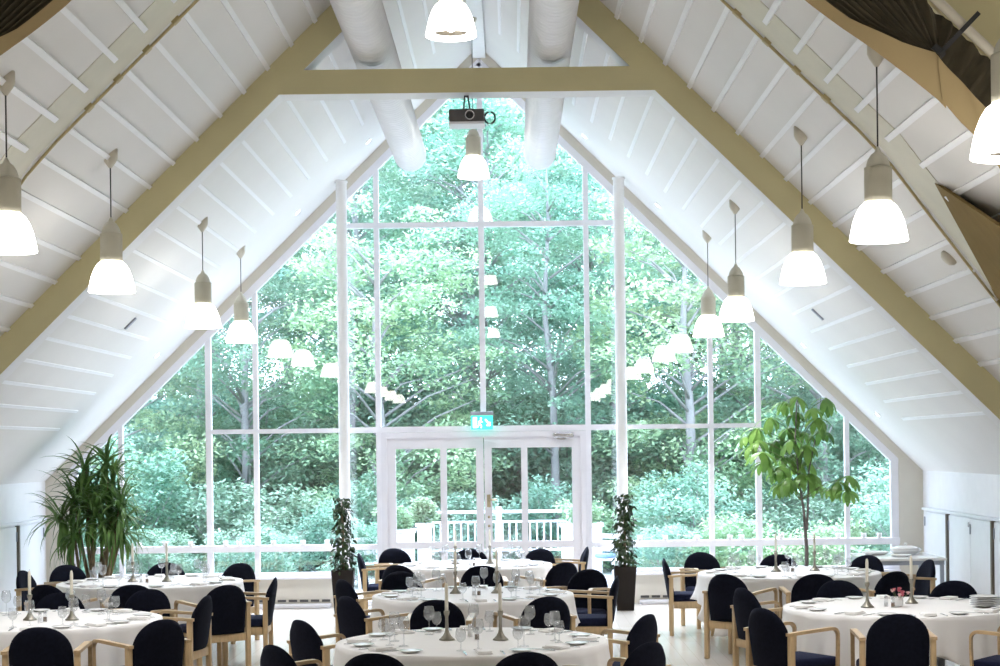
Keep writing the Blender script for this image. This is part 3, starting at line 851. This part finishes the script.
# ------------------------------------------------------------------ things on the tables
def make_candlestick():
    e = empty('candlestick', '', 'candlestick')
    MB().lathe([(.055, 0), (.055, .006), (.045, .014), (.03, .03), (.018, .05), (.013, .07), (.011, .12), (.011, .165), (.016, .175), (.02, .19), (.02, .205), (.012, .206)], 24).build('holder', M['pewter'], e)
    MB().lathe([(.0125, .2), (.0125, .37), (.009, .392), (.003, .40)], 14).build('candle', M['wax'], e)
    MB().tube([(0, 0, .398), (.001, 0, .41)], .0012, 5).build('wick', M['black'], e)
    return e
cs = Kind(make_candlestick())
for key, pts in {'C1': ((447, 640), (500.6, 640)), 'C2': ((455.6, 593.5), (497, 593)), 'C3': ((455.6, 564), (490, 563.6)), 'L1': ((30, 620), (72, 620)), 'L2': ((133, 581.6), (167, 581.6)), 'R1': ((867.4, 607.5), (911.5, 603.4)), 'R2': ((776, 571.5), (814.7, 570.5))}.items():
    for (u, v), w in zip(pts, ('left', 'right')):
        p = at_z(u, v, TZ); cs.put((p.x, p.y, TZ+.001), 0, f'pewter candlestick with white candle, {w} of two on the {TABLES[key][3]}', 'candlesticks on the tables')
def make_shaker(fill, nm):
    e = empty(nm, '', 'shaker')
    MB().lathe([(.018, 0), (.019, .004), (.017, .05), (.012, .066)], 14).build('jar', M['winegl'], e)
    MB().lathe([(.015, .004), (.014, .04)], 12).build('filling', fill, e)
    MB().lathe([(.0135, .066), (.0145, .07), (.012, .088), (.004, .092)], 14).build('lid', M['silver'], e)
    return e
sk, pk = Kind(make_shaker(M['salt'], 'salt_shaker')), Kind(make_shaker(M['pepper'], 'pepper_shaker'))
for key, a, b in (('C1', (470, 637), (477, 640)), ('C2', (474, 595.5), (479, 595.5)), ('C3', (470, 566), (474, 566.3)), ('L1', (40, 623), (45, 622)), ('L2', (141, 582.5), (147, 583)), ('R1', (886, 606.5), (893, 607.5)), ('R2', (788, 572), (792.5, 572))):
    p = at_z(*a, TZ); sk.put((p.x, p.y, TZ+.001), 0, f'glass salt shaker with silver lid on the {TABLES[key][3]}', 'salt shakers on the tables')
    p = at_z(*b, TZ); pk.put((p.x, p.y, TZ+.001), 0, f'glass pepper shaker with silver lid on the {TABLES[key][3]}', 'pepper shakers on the tables')
def glass(nm, H, R, stem, cat):
    e = empty(nm, '', cat)
    bh = H-stem
    pr = [(R*.12, stem), (R*.55, stem+bh*.10), (R*.9, stem+bh*.28), (R, stem+bh*.45), (R*.95, stem+bh*.7), (R*.78, H)]
    inn = [(a-.0015, z+.001) for a, z in reversed(pr[1:])] + [(.002, stem+.004)]
    MB().lathe(pr+inn, 20, close=False).build('bowl', M['winegl'], e)
    MB().lathe([(R*.85, 0), (R*.83, .003), (.008, .008), (.0045, .02), (.0042, stem*.8), (R*.12, stem)], 16).build('stem', M['winegl'], e)
    return e
gk = [Kind(glass('wine_glass', .205, .040, .10, 'wine glass')), Kind(glass('water_glass', .15, .036, .055, 'water glass'))]
def make_plate():
    return tag(MB().lathe([(.05, 0), (.055, .003), (.078, .012), (.082, .013), (.077, .016), (.05, .007), (.002, .006)], 32).build('side_plate', M['china']), '', 'plate')
plk = Kind(make_plate())
def make_knife():
    o = MB(); o.rbox((-.007, -.10, 0), (.007, -.01, .006), .002); o.prism([(-.009, -.01, .001), (.008, -.01, .001), (.009, .08, .001), (.004, .11, .001), (-.009, .1, .001)], (0, 0, .002))
    return tag(o.build('table_knife', M['silver']), '', 'knife')
def make_fork():
    o = MB(); o.rbox((-.005, -.10, 0), (.005, .03, .004), .0015); o.prism([(-.005, .03, .001), (.005, .03, .001), (.011, .05, .001), (-.011, .05, .001)], (0, 0, .003))
    for k in range(4): o.box((-.011+k*.0062, .05, .001), (-.0075+k*.0062, .095, .003))
    return tag(o.build('table_fork', M['silver']), '', 'fork')
knk, fkk = Kind(make_knife()), Kind(make_fork())
def make_napkin():
    o = MB(); n = 12
    o.rbox((-.05, -.085, 0), (.05, .085, .012), .004); o.rbox((-.048, -.083, .0125), (.046, .06, .02), .003)
    return tag(o.build('folded_napkin', M['cloth']), '', 'napkin')
npk = Kind(make_napkin())
DIRS = ['right', 'far right', 'far', 'far left', 'left', 'near left', 'near', 'near right']
used_xy = {}
def inview(p, pad=4):
    u, v = to_px(p); return -pad < u < 1000+pad and v < 668
rg = random.Random(21)
for key, (tx, ty, r, nm) in TABLES.items():
    used = []
    for k, dn in enumerate(DIRS):
        a = k*pi/4 + rg.uniform(-.12, .12); f = Vector((cos(a), sin(a))); sd = Vector((-f.y, f.x))
        def spot(rad, off): return Vector((tx, ty)) + f*rad + sd*off
        def put(kind, q, txt, grp, rz=0, z=TZ+.0015):
            if inview((q.x, q.y, TZ+.05)): kind.put((q.x, q.y, z), rz, txt, grp)
        seat = f'at the {dn} place of the {nm}'
        if key == 'R1' and dn == 'right': continue
        put(npk, spot(r-.16, .0), f'white folded napkin {seat}', 'folded napkins', a+pi/2)
        put(fkk, spot(r-.16, .125), f'silver fork {seat}', 'forks', a+pi/2)
        put(knk, spot(r-.16, -.125), f'silver knife {seat}', 'knives', a+pi/2)
        put(plk, spot(r-.20, .255), f'white side plate {seat}', 'side plates')
        o1, o2 = rg.uniform(-.03, .03), rg.uniform(-.03, .03)
        q1, q2 = spot(r-.38+o1, -.04+o2), spot(r-.34+o2, -.16+o2)
        if key == 'R1': continue
        put(gk[0], q1, f'tall wine glass {seat}', 'wine glasses')
        put(gk[1], q2, f'short stemmed water glass {seat}', 'water glasses')
# small bunch of pink flowers and a stack of plates on the front right table
p = at_z(898, 606.5, TZ); e = empty('flower_vase', 'small white vase of pink flowers between the candlesticks on the front right table', 'flowers', (p.x, p.y, TZ+.001))
MB().lathe([(.028, 0), (.04, .01), (.045, .05), (.035, .075), (.03, .07), (.02, .02)], 20).build('vase', M['china'], e)
rv = random.Random(5)
for k in range(9):
    a = rv.uniform(0, 6.28); rr = rv.uniform(.02, .07); cpos = Vector((rr*cos(a)*1.3, rr*sin(a), rv.uniform(.09, .135)))
    mb = MB()
    for j in range(7):
        b = j*2*pi/7; R = Matrix.Translation(cpos) @ Matrix.Rotation(b, 4, 'Z') @ Matrix.Rotation(rv.uniform(-.9, -.3), 4, 'Y')
        mb.add([(0, 0, 0), (.016, -.011, .004), (.027, 0, .008), (.016, .011, .004)], [(0, 1, 2, 3)], 0, True, R)
    mb.lathe([(.008, -.004), (.010, .004), (.005, .01)], 8, mat=Matrix.Translation(cpos))
    fl = mb.build('flower', M['pink'] if k % 3 else M['palepink'], e)
    MB().tube([(0, 0, .03), cpos*.5+Vector((0, 0, .02)), cpos], .0018, 5).build('stem', M['greenstem'], fl)
pk2 = at_z(986, 607, TZ)
pl = MB().lathe([(.06, 0), (.07, .003), (.125, .016), (.13, .017), (.125, .020), (.07, .007), (.002, .006)], 36).build('dinner_plate', M['china'])
plates = Kind(tag(pl, '', 'plate'))
for k in range(6):
    plates.put((pk2.x+.004*rv.uniform(-1, 1), pk2.y, TZ+.002+k*.0142), 0, f'white dinner plate, {["lowest", "second", "third", "fourth", "fifth", "topmost"][k]} of the stack on the front right table', 'stack of dinner plates')

# ------------------------------------------------------------------ service table in the far right corner
sx0, sx1, sy0, sy1, sz = 4.52, 5.42, 20.95, 22.15, .745
e = empty('service_table', 'grey steel legged service table with white top in the far right corner', 'table', ((sx0+sx1)/2, (sy0+sy1)/2, 0))
hx, hy = (sx1-sx0)/2, (sy1-sy0)/2
MB().rbox((-hx, -hy, sz-.03), (hx, hy, sz), .005).build('tabletop', M['china'], e)
mb = MB(); mb.box((-hx+.02, -hy+.02, sz-.08), (hx-.02, -hy+.05, sz-.031)); mb.box((-hx+.02, hy-.05, sz-.08), (hx-.02, hy-.02, sz-.031)); mb.box((-hx+.02, -hy+.05, sz-.08), (-hx+.05, hy-.05, sz-.031)); mb.box((hx-.05, -hy+.05, sz-.08), (hx-.02, hy-.05, sz-.031)); mb.build('frame', M['greymetal'], e)
for a in (-1, 1):
    for b in (-1, 1):
        MB().rbox((a*(hx-.045)-.022, b*(hy-.045)-.022, 0), (a*(hx-.045)+.022, b*(hy-.045)+.022, sz-.082), .004).build('leg', M['greymetal'], e)
def dish(x, y, z, R, H, label, lid=False, group=None):
    e = empty('serving_dish', label, 'serving dish', (x, y, z), group=group)
    MB().lathe([(R*.6, 0), (R*.7, .005), (R*.95, H), (R, H+.006), (R*.95, H+.009), (R*.65, .012), (.003, .01)], 32).build('dish', M['china'], e)
    if lid:
        MB().lathe([(R*.93, H+.010), (R*.8, H+.035), (R*.4, H+.055), (.02, H+.06)], 28).build('lid', M['china'], e)
        MB().lathe([(.012, H+.058), (.022, H+.075), (.018, H+.088), (.004, H+.092)], 14).build('knob', M['china'], e)
    return e
dish(4.75, 21.75, sz+.001, .17, .03, 'wide white serving dish on the service table, by the window', False, 'serving dishes')
dish(5.13, 21.8, sz+.001, .2, .045, 'large lidded white serving dish on the service table, by the wall', True, 'serving dishes')
dish(4.95, 21.25, sz+.001, .13, .02, 'small white serving dish at the front of the service table', False, 'serving dishes')

# ------------------------------------------------------------------ tealights on the window rail
def make_tea():
    e = empty('tealight_holder', '', 'tealight')
    MB().lathe([(.024, 0), (.032, .004), (.034, .065), (.031, .065), (.028, .012), (.002, .01)], 16).build('cup', M['china'], e)
    MB().lathe([(.022, .011), (.022, .03), (.002, .032)], 12).build('wax', M['wax'], e)
    return e
tk_ = Kind(make_tea())
ORD = 'first second third fourth fifth sixth seventh eighth ninth tenth eleventh twelfth thirteenth fourteenth fifteenth sixteenth seventeenth eighteenth'.split()
for side, us in (('left', (139, 165, 190.6, 225.4, 239, 273.4, 303, 327)), ('right', (640, 665.5, 697, 730, 742, 781.5, 838.6, 864, 879.5))):
    for i, u in enumerate(us):
        v = 549 if side == 'left' else 543
        p = at_y(u, v-3, YE-.0)
        tk_.put((p.x, YE+.00, TR1+.044), 0, f'white tealight cup on the {side} window rail, {ORD[i]} from the left', 'tealights on the window rails')

# ------------------------------------------------------------------ indoor plants
def leaf_strip(mb, base, dirv, up, L, W, droop, n=6, mi=0, fold=.25):
    """long arching strap leaf"""
    d = Vector(dirv).normalized(); side = d.cross(Vector((0, 0, 1)));
    side = side.normalized() if side.length > .01 else Vector((1, 0, 0))
    pts = []; p = Vector(base); ang = up
    for i in range(n+1):
        pts.append((p.copy(), ang))
        step = L/n; hd = Vector((d.x, d.y, 0)).normalized() if Vector((d.x, d.y, 0)).length > .01 else Vector((1, 0, 0))
        p += hd*cos(ang)*step + Vector((0, 0, 1))*sin(ang)*step
        ang -= droop/n*(.4+1.2*i/n)
    vs, fs = [], []
    for i, (q, an) in enumerate(pts):
        t = i/n; w = W*min(1, .45+2*t)*(1-t**2.2) + .001
        nrm = Vector((0, 0, 1))
        vs += [q - side*w/2, q - nrm*w*fold, q + side*w/2]
    for i in range(n):
        for k in range(2): fs.append((i*3+k, i*3+k+1, (i+1)*3+k+1, (i+1)*3+k))
    mb.add(vs, fs, mi, True)
def pot(e, R, H, mat):
    MB().lathe([(R*.72, 0), (R*.75, .01), (R*.98, H-.05), (R*1.04, H-.045), (R*1.04, H), (R*.95, H), (R*.9, H-.06), (.01, H-.06)], 32).build('pot', mat, e)
    MB().lathe([(R*.9, H-.058), (R*.4, H-.045), (.02, H-.043)], 24).build('soil', M['soil'], e)
pp = at_y(97, 560, 22.2)
e = empty('strap_leaved_plant', 'large dark green strap leaved plant in the far left corner', 'potted plant', (pp.x, 22.2, 0))
pot(e, .24, .36, M['pot'])
heads = [(-.3, .1, 1.55), (0, .15, 1.5), (.2, -.1, 1.25), (-.12, 0, 1.62), (.18, .1, 1.72), (-.42, -.05, 1.30), (.02, -.16, 1.38), (.32, -.12, 1.45), (.12, .05, 1.98), (-.16, .1, 1.92), (-.25, -.15, 1.15), (.30, .1, 1.15)]
rp = random.Random(11)
for h in heads:
    h = Vector(h); b = Vector((h.x*.22, h.y*.3, .3)); m_ = b*.5+h*.5 + Vector((rp.uniform(-.05, .05), rp.uniform(-.05, .05), -.05))
    MB().tube([b, m_, h], [.028, .022, .016], 8).build('stem', M['stem'], e)
mb = MB()
for h in heads:
    for k in range(44):
        a = k*2.4 + rp.uniform(-.3, .3); up = rp.choice([1.2, .95, .6, .3, 0, -.4, -.8, -.9]) + rp.uniform(-.2, .2)
        leaf_strip(mb, Vector(h)+Vector((0, 0, rp.uniform(-.12, .04))), (cos(a), sin(a), 0), up, rp.uniform(.40, .66), rp.uniform(.034, .052), rp.uniform(1.1, 2.2))
mb.build('foliage', M['palmleaf'], e, fix=False)

pp = at_y(806, 560, 22.4)
e = empty('umbrella_tree', 'tall umbrella tree with drooping fingered leaves before the right window', 'potted plant', (pp.x, 22.4, 0))
pot(e, .2, .34, M['pot'])
rp = random.Random(4)
def px_l(u, v, y=22.4): q = at_y(u, v, y); return Vector((q.x-pp.x, y-22.4, q.z))
trunk_top = px_l(808, 500)
mb = MB(); mb.tube([(0, 0, .28), (.01, 0, .8), px_l(806, 540), px_l(804, 512), px_l(799, 480), px_l(795, 440), px_l(797, 400)], [.028, .025, .022, .017, .012, .010, .006], 8)
mb.tube([px_l(807, 530), px_l(808, 500), px_l(809, 470), px_l(815, 440)], [.017, .013, .010, .006], 8)
mb.build('trunk', M['bark'], e)
cl = [(797, 397, .20), (813, 408, .17), (784, 402, .17), (826, 398, .2), (757, 428, .2), (770, 418, .19), (745, 436, .16), (776, 440, .2), (788, 428, .2), (818, 418, .19), (822, 430, .22), (803, 432, .2), (762, 452, .22), (785, 456, .2), (800, 452, .2), (776, 470, .16), (788, 478, .2), (801, 474, .2), (812, 474, .2), (838, 482, .18), (850, 476, .18), (795, 412, .18), (807, 462, .2), (758, 440, .18), (848, 490, .17), (752, 445, .18), (764, 462, .2), (781, 466, .2), (794, 464, .2), (806, 445, .2), (790, 440, .2), (815, 482, .18), (780, 484, .17), (832, 488, .16)]
bm_ = MB(); lv = MB()
for u, v, L in cl:
    c = px_l(u, v, 22.4 + rp.uniform(-.28, .28)); st = px_l(800, min(500, v+25))
    bm_.tube([st, (st+c)/2 + Vector((0, 0, .05)), c], [.006, .005, .003], 5)
    n = rp.choice([6, 7, 8])
    for k in range(n):
        a = k*2*pi/n + rp.uniform(-.2, .2); d = Vector((cos(a), sin(a), 0)); s_ = Vector((-sin(a), cos(a), 0))
        up = rp.uniform(-.75, .0); prev = c.copy(); ang = up; N = 6; vs = []; LL = L*rp.uniform(1.15, 1.45)
        for i in range(N+1):
            t = i/N; w = .068*(sin(pi*min(1, .06+t*.92))**.8) * (LL/.2)
            vs += [prev - s_*w/2 + Vector((0, 0, -.004)), prev + Vector((0, 0, .006)), prev + s_*w/2 + Vector((0, 0, -.004))]
            prev = prev + (d*cos(ang) + Vector((0, 0, sin(ang))))*LL/N; ang -= .2
        fs = []
        for i in range(N):
            for q in range(2): fs.append((i*3+q, i*3+q+1, i*3+q+4, i*3+q+3))
        lv.add(vs, fs, 0, True)
bm_.build('branches', M['greenstem'], e); lv.build('foliage', M['umbleaf'], e, fix=False)

for s, nm in ((-1, 'left'), (1, 'right')):
    e = empty('planter', f'tall tapered black planter with a climbing ivy, {nm} of the glass doors', 'planter', (s*1.80, 23.0, 0), group='ivy planters by the doors')
    def sq(r, z): return [(-r, -r, z), (r, -r, z), (r, r, z), (-r, r, z)]
    mb = MB(); vs = sq(.105, 0) + sq(.142, .56) + sq(.128, .56) + sq(.12, .50)
    fs = [(3, 2, 1, 0)] + [(i*4+k, i*4+(k+1) % 4, i*4+4+(k+1) % 4, i*4+4+k) for i in range(3) for k in range(4)] + [(12, 13, 14, 15)]
    mb.add(vs, fs).build('pot', M['planter'], e)
    MB().box((-.118, -.118, .501), (.118, .118, .53)).build('soil', M['soil'], e)
    MB().tube([(0, 0, .53), (.005, 0, 1.0), (0, 0, 1.46)], [.02, .018, .012], 7).build('moss_pole', M['stem'], e)
    mb = MB(); rp = random.Random(30+s)
    for k in range(330):
        z = .54 + .95*rp.random(); a = rp.uniform(0, 2*pi); R = rp.uniform(.04, .135)*(1 if z < 1.2 else .8) * (1.15 if z < .75 else 1)
        c = Vector((R*cos(a), R*sin(a), z)); L = rp.uniform(.05, .085)
        mt = Matrix.Translation(c) @ Matrix.Rotation(a + rp.uniform(-.5, .5), 4, 'Z') @ Matrix.Rotation(rp.uniform(.2, 1.3), 4, 'Y') @ Matrix.Rotation(rp.uniform(-.5, .5), 4, 'X')
        mb.add([(0, 0, 0), (.3*L, -.38*L, .0), (.75*L, -.25*L, -.01), (L, 0, -.02), (.75*L, .25*L, -.01), (.3*L, .38*L, 0), (.45*L, 0, .012)], [(0, 1, 6), (1, 2, 6), (2, 3, 6), (3, 4, 6), (4, 5, 6), (5, 0, 6)], 0, True, mt)
    mb.build('foliage', M['ivyleaf'], e, fix=False)

# ------------------------------------------------------------------ outdoors
struct(MB().box((-9, YE+.2, -.15), (9, 31, -.02)).build('terrace', M['deck']), 'pale stone terrace outside the glass doors', 'terrace')
mb = MB(); nx_, ny_ = 40, 26; vs, fs = [], []
rh = random.Random(2)
for j in range(ny_+1):
    for i in range(nx_+1):
        x = -26 + 52*i/nx_; y = 30.5 + 36*j/ny_
        z = -.12 + max(0, (y-33))*.12 + (.25*sin(x*.9+y*.4)+.2*sin(x*2.1-y))*min(1, (y-30.5)/4)
        vs.append((x, y, z))
for j in range(ny_):
    for i in range(nx_): fs.append((j*(nx_+1)+i, j*(nx_+1)+i+1, (j+1)*(nx_+1)+i+1, (j+1)*(nx_+1)+i))
struct(mb.add(vs, fs, 0, True).build('hill', M['hill'], fix=False), 'wooded slope rising behind the terrace', 'hill')
def ground_z(x, y): return -.12 + max(0, y-33)*.12

def leaf_cloud(mb, centre, rad, n, size, rnd, flat=.5):
    for _ in range(n):
        while True:
            q = Vector((rnd.uniform(-1, 1), rnd.uniform(-1, 1), rnd.uniform(-1, 1)))
            if .25 < q.length < 1: break
        c = centre + Vector((q.x*rad, q.y*rad, q.z*rad*flat))
        L = size*rnd.uniform(.7, 1.35); W = L*.55
        a = rnd.uniform(0, 2*pi); tl = rnd.gauss(0, .45); rl = rnd.gauss(0, .45)
        ca, sa = cos(a), sin(a)
        d = Vector((ca*cos(tl), sa*cos(tl), sin(tl))); s = Vector((-sa*cos(rl), ca*cos(rl), sin(rl)))
        o = len(mb.v)
        mb.v.extend((tuple(c), tuple(c+d*L*.45-s*W*.5), tuple(c+d*L), tuple(c+d*L*.45+s*W*.5)))
        mb.f.append((o, o+1, o+2, o+3)); mb.m.append(0); mb.sm.append(False)
def make_tree(seed, H, crown_r, crown_base, leafm, leaf, nclump, nleaf):
    rnd = random.Random(seed)
    e = empty('garden_tree', '', 'tree')
    tr = MB(); bend = [rnd.uniform(-.25, .25) for _ in range(4)]
    tp = [Vector((bend[0]*z*.15, bend[1]*z*.12, z)) for z in (-.3, H*.2, H*.4, H*.6, H*.8, H*.95)]
    tp[3] += Vector((bend[2], bend[3], 0))
    tr.tube(tp, [.13, .11, .085, .065, .04, .018], 9); lv = MB()
    for k in range(nclump):
        t = rnd.random(); z = crown_base + (H-crown_base)*t
        prof = sin(pi*min(1, .12+.83*t))**.6
        a = rnd.uniform(0, 2*pi); rr = crown_r*prof*sqrt(rnd.uniform(.1, 1))
        c = Vector((rr*cos(a), rr*sin(a), z))
        if k % 3 == 0:
            z0 = max(.3, z-rr*.55); i = z0/H
            b = Vector((bend[0]*z0*.15, bend[1]*z0*.12, z0))
            m_ = (b+c)/2 + Vector((0, 0, .15))
            tr.tube([b, m_, c], [.034, .022, .008], 6)
        leaf_cloud(lv, c, rnd.uniform(.45, .8), nleaf, leaf, rnd, rnd.uniform(.28, .5))
    tr.build('trunk', M['outbark'], e); lv.build('foliage', leafm, e, fix=False)
    return Kind(e)
protos = [make_tree(1, 9.5, 2.5, 1.6, M['leafa'], .115, 130, 210), make_tree(2, 11.5, 2.7, 2.6, M['leafb'], .115, 135, 210),
          make_tree(3, 7.5, 2.3, .7, M['leafc'], .105, 105, 210), make_tree(4, 10.5, 2.4, 3.2, M['leafa'], .11, 110, 210)]
TREES = [(-7.0, 31.5, 2, .95), (-4.4, 32.6, 0, .80), (-1.9, 32.0, 2, .9), (1.2, 33.0, 3, .75), (3.6, 32.0, 2, .95), (6.0, 32.4, 0, .8), (8.6, 31.8, 2, .95),
         (-5.9, 36.5, 1, .80), (-3.0, 37.2, 3, .85), (-.2, 36.6, 0, .92), (2.6, 37.4, 1, .8), (5.2, 36.4, 3, .85), (7.8, 36.5, 1, .8), (-8.6, 36.8, 0, .9),
         (-9.6, 41.5, 1, .88), (-6.6, 42, 3, .92), (-3.6, 42.5, 1, .88), (-.6, 42, 3, .95), (2.2, 42.6, 0, 1.05), (5.2, 42, 1, .88), (8.4, 42, 0, 1.0),
         (-8, 48, 3, .95), (-4.4, 48, 1, .92), (-.8, 48.5, 0, 1.1), (2.8, 48, 1, .92), (6.4, 48, 3, .98), (9.8, 48, 0, 1.1),
         (-10, 55, 1, 1.25), (-6.4, 55.5, 1, 1.3), (-3.0, 55, 0, 1.45), (.4, 55.5, 1, 1.3), (3.8, 55, 0, 1.45), (7.2, 55.5, 1, 1.3), (10.6, 55, 0, 1.4)]
rowname = {31: 'nearest row of trees', 32: 'nearest row of trees', 33: 'nearest row of trees'}
rt = random.Random(8)
TKIND = ['fresh green broad crowned', 'deep green tall', 'pale green bushy', 'light green high crowned']
byrow = {}
for x, y, k, sc in TREES:
    byrow.setdefault('nearest' if y < 34 else 'second' if y < 38 else 'third' if y < 45 else 'fourth' if y < 52 else 'rearmost', []).append((x, y, k, sc))
for rn, L in byrow.items():
    for i, (x, y, k, sc) in enumerate(sorted(L)):
        protos[k].put((x, y, ground_z(x, y)), rt.uniform(0, 6.28), f'{TKIND[k]} tree beyond the glass, {ORD[i]} from left in the {rn} row', 'trees on the wooded slope', scale=(sc, sc, sc))
# bushes near the glass
def make_bush(seed, R, H, leafm, leaf, ncl, nl):
    rnd = random.Random(seed); e = empty('garden_bush', '', 'bush'); lv = MB(); st = MB()
    for k in range(ncl):
        a = rnd.uniform(0, 2*pi); rr = R*sqrt(rnd.random())*.85; t = rnd.random(); z = .12 + (H-.2)*t*(1-.45*(rr/R)**2)
        c = Vector((rr*cos(a), rr*sin(a), z)); leaf_cloud(lv, c, rnd.uniform(.22, .36), nl, leaf, rnd, .6)
        if k % 4 == 0: st.tube([(rr*.2*cos(a), rr*.2*sin(a), -.05), c*.6, c], [.018, .012, .005], 5)
    st.build('stems', M['outbark'], e); lv.build('foliage', leafm, e, fix=False)
    return Kind(e)
bk = [make_bush(5, 1.0, 1.5, M['leafd'], .07, 70, 140), make_bush(6, .95, 1.15, M['leafc'], .07, 60, 140), make_bush(7, 1.1, 2.0, M['leafa'], .075, 80, 140)]
BUSH = [(-6.4, 26.2, 2, 1.0), (-4.9, 25.9, 0, .75), (-3.4, 26.0, 0, .75), (-2.3, 27.6, 2, .7), (-5.8, 28.5, 2, 1.2), (-3.9, 28.6, 0, 1.2), (-7.5, 28.0, 2, 1.2),
        (2.7, 26.6, 0, .7), (3.7, 26.2, 1, 1.0), (5.0, 26.3, 1, .9), (6.3, 26.4, 2, .9), (3.2, 28.8, 2, .95), (5.2, 28.9, 0, 1.2), (7.2, 28.6, 2, 1.2),
        (-1.9, 30.2, 2, .9), (-.4, 30.4, 0, 1.0), (1.0, 30.5, 2, .85), (2.3, 30.3, 1, 1.0),
        (-6.6, 34.6, 0, 1.7), (-4.6, 34.9, 2, 1.6), (-2.6, 34.7, 0, 1.8), (-.6, 34.9, 2, 1.7), (1.4, 34.8, 0, 1.8), (3.4, 34.9, 2, 1.7), (5.4, 34.7, 0, 1.8), (7.2, 34.9, 2, 1.6), (-.1, 39.5, 0, 2.0), (2.0, 39.6, 2, 1.9), (-2.2, 39.4, 2, 2.0), (4.4, 39.6, 0, 2.0), (6.6, 39.5, 2, 1.9), (-4.4, 39.6, 0, 2.0), (-6.6, 39.5, 2, 1.9)]
BK = ['deep green', 'pale green', 'fresh green']
bl = sorted(BUSH)
for i, (x, y, k, sc) in enumerate(bl):
    nth = sum(1 for b in bl[:i] if b[2] == k)
    bk[k].put((x, y, ground_z(x, y) if y > 33 else -.03), rt.uniform(0, 6.28), f'{BK[k]} garden bush outside the glass, {ORD[nth]} of its colour from the left', 'bushes by the terrace', scale=(sc, sc, sc))
# white railing with balusters
e = empty('terrace_railing', 'white terrace railing with upright balusters seen through the glass doors', 'railing', (0, 29, -.02))
for z, h in ((1.08, .05), (.92, .035), (.46, .035)):
    MB().rbox((-.95, -.025, z-h/2), (1.25, .025, z+h/2), .006).build('rail', M['outwhite'], e)
for k in range(20):
    x = -.9 + k*.111; MB().box((x-.013, -.013, .465), (x+.013, .013, .915)).build('baluster', M['outwhite'], e)
for x in (-.98, .15, 1.28):
    MB().rbox((x-.045, -.045, 0), (x+.045, .045, 1.16), .006).build('post', M['outwhite'], e)
def wbox(x, y, w, d, h, label):
    e = empty('garden_planter', label, 'planter', (x, y, -.02), group='white planters on the terrace')
    mb = MB(); mb.rbox((-w/2, -d/2, 0), (w/2, d/2, h-.06), .01); mb.rbox((-w/2-.03, -d/2-.03, h-.059), (w/2+.03, d/2+.03, h), .01); mb.build('box', M['outwhite'], e)
    lv = MB(); rnd = random.Random(int(x*100)); 
    for k in range(24):
        a = rnd.uniform(0, 6.28); rr = w*.55*sqrt(rnd.random()); leaf_cloud(lv, Vector((rr*cos(a), rr*sin(a)*.7, h+.05+.25*rnd.random())), .16, 60, .06, rnd, .7)
    lv.build('foliage', M['leafc'], e, fix=False)
    return e
wbox(-1.45, 28.2, .55, .45, .86, 'white square planter with a clipped pale shrub outside the left door')
wbox(1.45, 28.2, .62, .45, .92, 'white square planter with a clipped pale shrub outside the right door')
wbox(-.98, 27.5, .20, .2, .98, 'slim white garden pillar with a small plant outside the left door')
def bench(x, y, rz, label):
    e = empty('garden_bench', label, 'bench', (x, y, -.02), rz, 'white garden benches')
    e.scale = (.62, .9, .9)
    mb = MB()
    for k in range(4): mb.rbox((-.5, -.2+k*.11, .42), (.5, -.12+k*.11, .445), .004)
    mb.build('seat', M['outwhite'], e)
    mb = MB()
    for k in range(3): mb.rbox((-.5, .22, .55+k*.11), (.5, .245, .63+k*.11), .004)
    mb.build('backrest', M['outwhite'], e)
    for sx in (-.45, .45):
        for sy, h in ((-.18, .418), (.2, .86)):
            MB().rbox((sx-.025, sy-.025, 0), (sx+.025, sy+.018, h), .004).build('leg', M['outwhite'], e)
bench(-1.83, 27.3, .7, 'white slatted garden bench on the terrace left of the doors')
bench(1.78, 27.5, -.7, 'white slatted garden bench on the terrace right of the doors')
tag(MB().rbox((-.12, -.12, 0), (.12, .12, .07), .03, seg=3).build('garden_cushion', M['blue'], None, (1.78, 27.52, .387), -.7), 'blue cushion on the right garden bench', 'cushion')

# ------------------------------------------------------------------ light
w = bpy.data.worlds.new('overcast_sky'); S.world = w; w.use_nodes = True
nt = w.node_tree; bg = nt.nodes['Background']
tc = nt.nodes.new('ShaderNodeTexCoord'); sp = nt.nodes.new('ShaderNodeSeparateXYZ'); rp_ = nt.nodes.new('ShaderNodeValToRGB')
nt.links.new(tc.outputs['Generated'], sp.inputs[0]); nt.links.new(sp.outputs['Z'], rp_.inputs['Fac'])
rp_.color_ramp.elements[0].position = 0; rp_.color_ramp.elements[0].color = (.72, .83, 1.0, 1)
rp_.color_ramp.elements[1].position = 1; rp_.color_ramp.elements[1].color = (.58, .72, 1.0, 1)
nt.links.new(rp_.outputs['Color'], bg.inputs['Color']); bg.inputs['Strength'].default_value = 7.3
sd_ = bpy.data.lights.new('daylight', 'SUN'); so = bpy.data.objects.new('daylight', sd_); COL.objects.link(so)
sd_.energy = 11.0; sd_.angle = radians(50); sd_.color = (.82, .87, 1.0)
so.rotation_euler = Vector((.08, 1, 1.45)).to_track_quat('Z', 'Y').to_euler(); so.location = (0, 40, 30)

S.view_settings.view_transform = 'Standard'; S.view_settings.look = 'None'
S.view_settings.exposure = 0.4; S.view_settings.gamma = 1.0; S.view_settings.use_curve_mapping = False
c = S.cycles
c.max_bounces = 10; c.diffuse_bounces = 5; c.glossy_bounces = 4; c.transmission_bounces = 6; c.transparent_max_bounces = 24
c.caustics_reflective = False; c.caustics_refractive = False
c.sample_clamp_indirect = 8.0; c.use_denoising = True
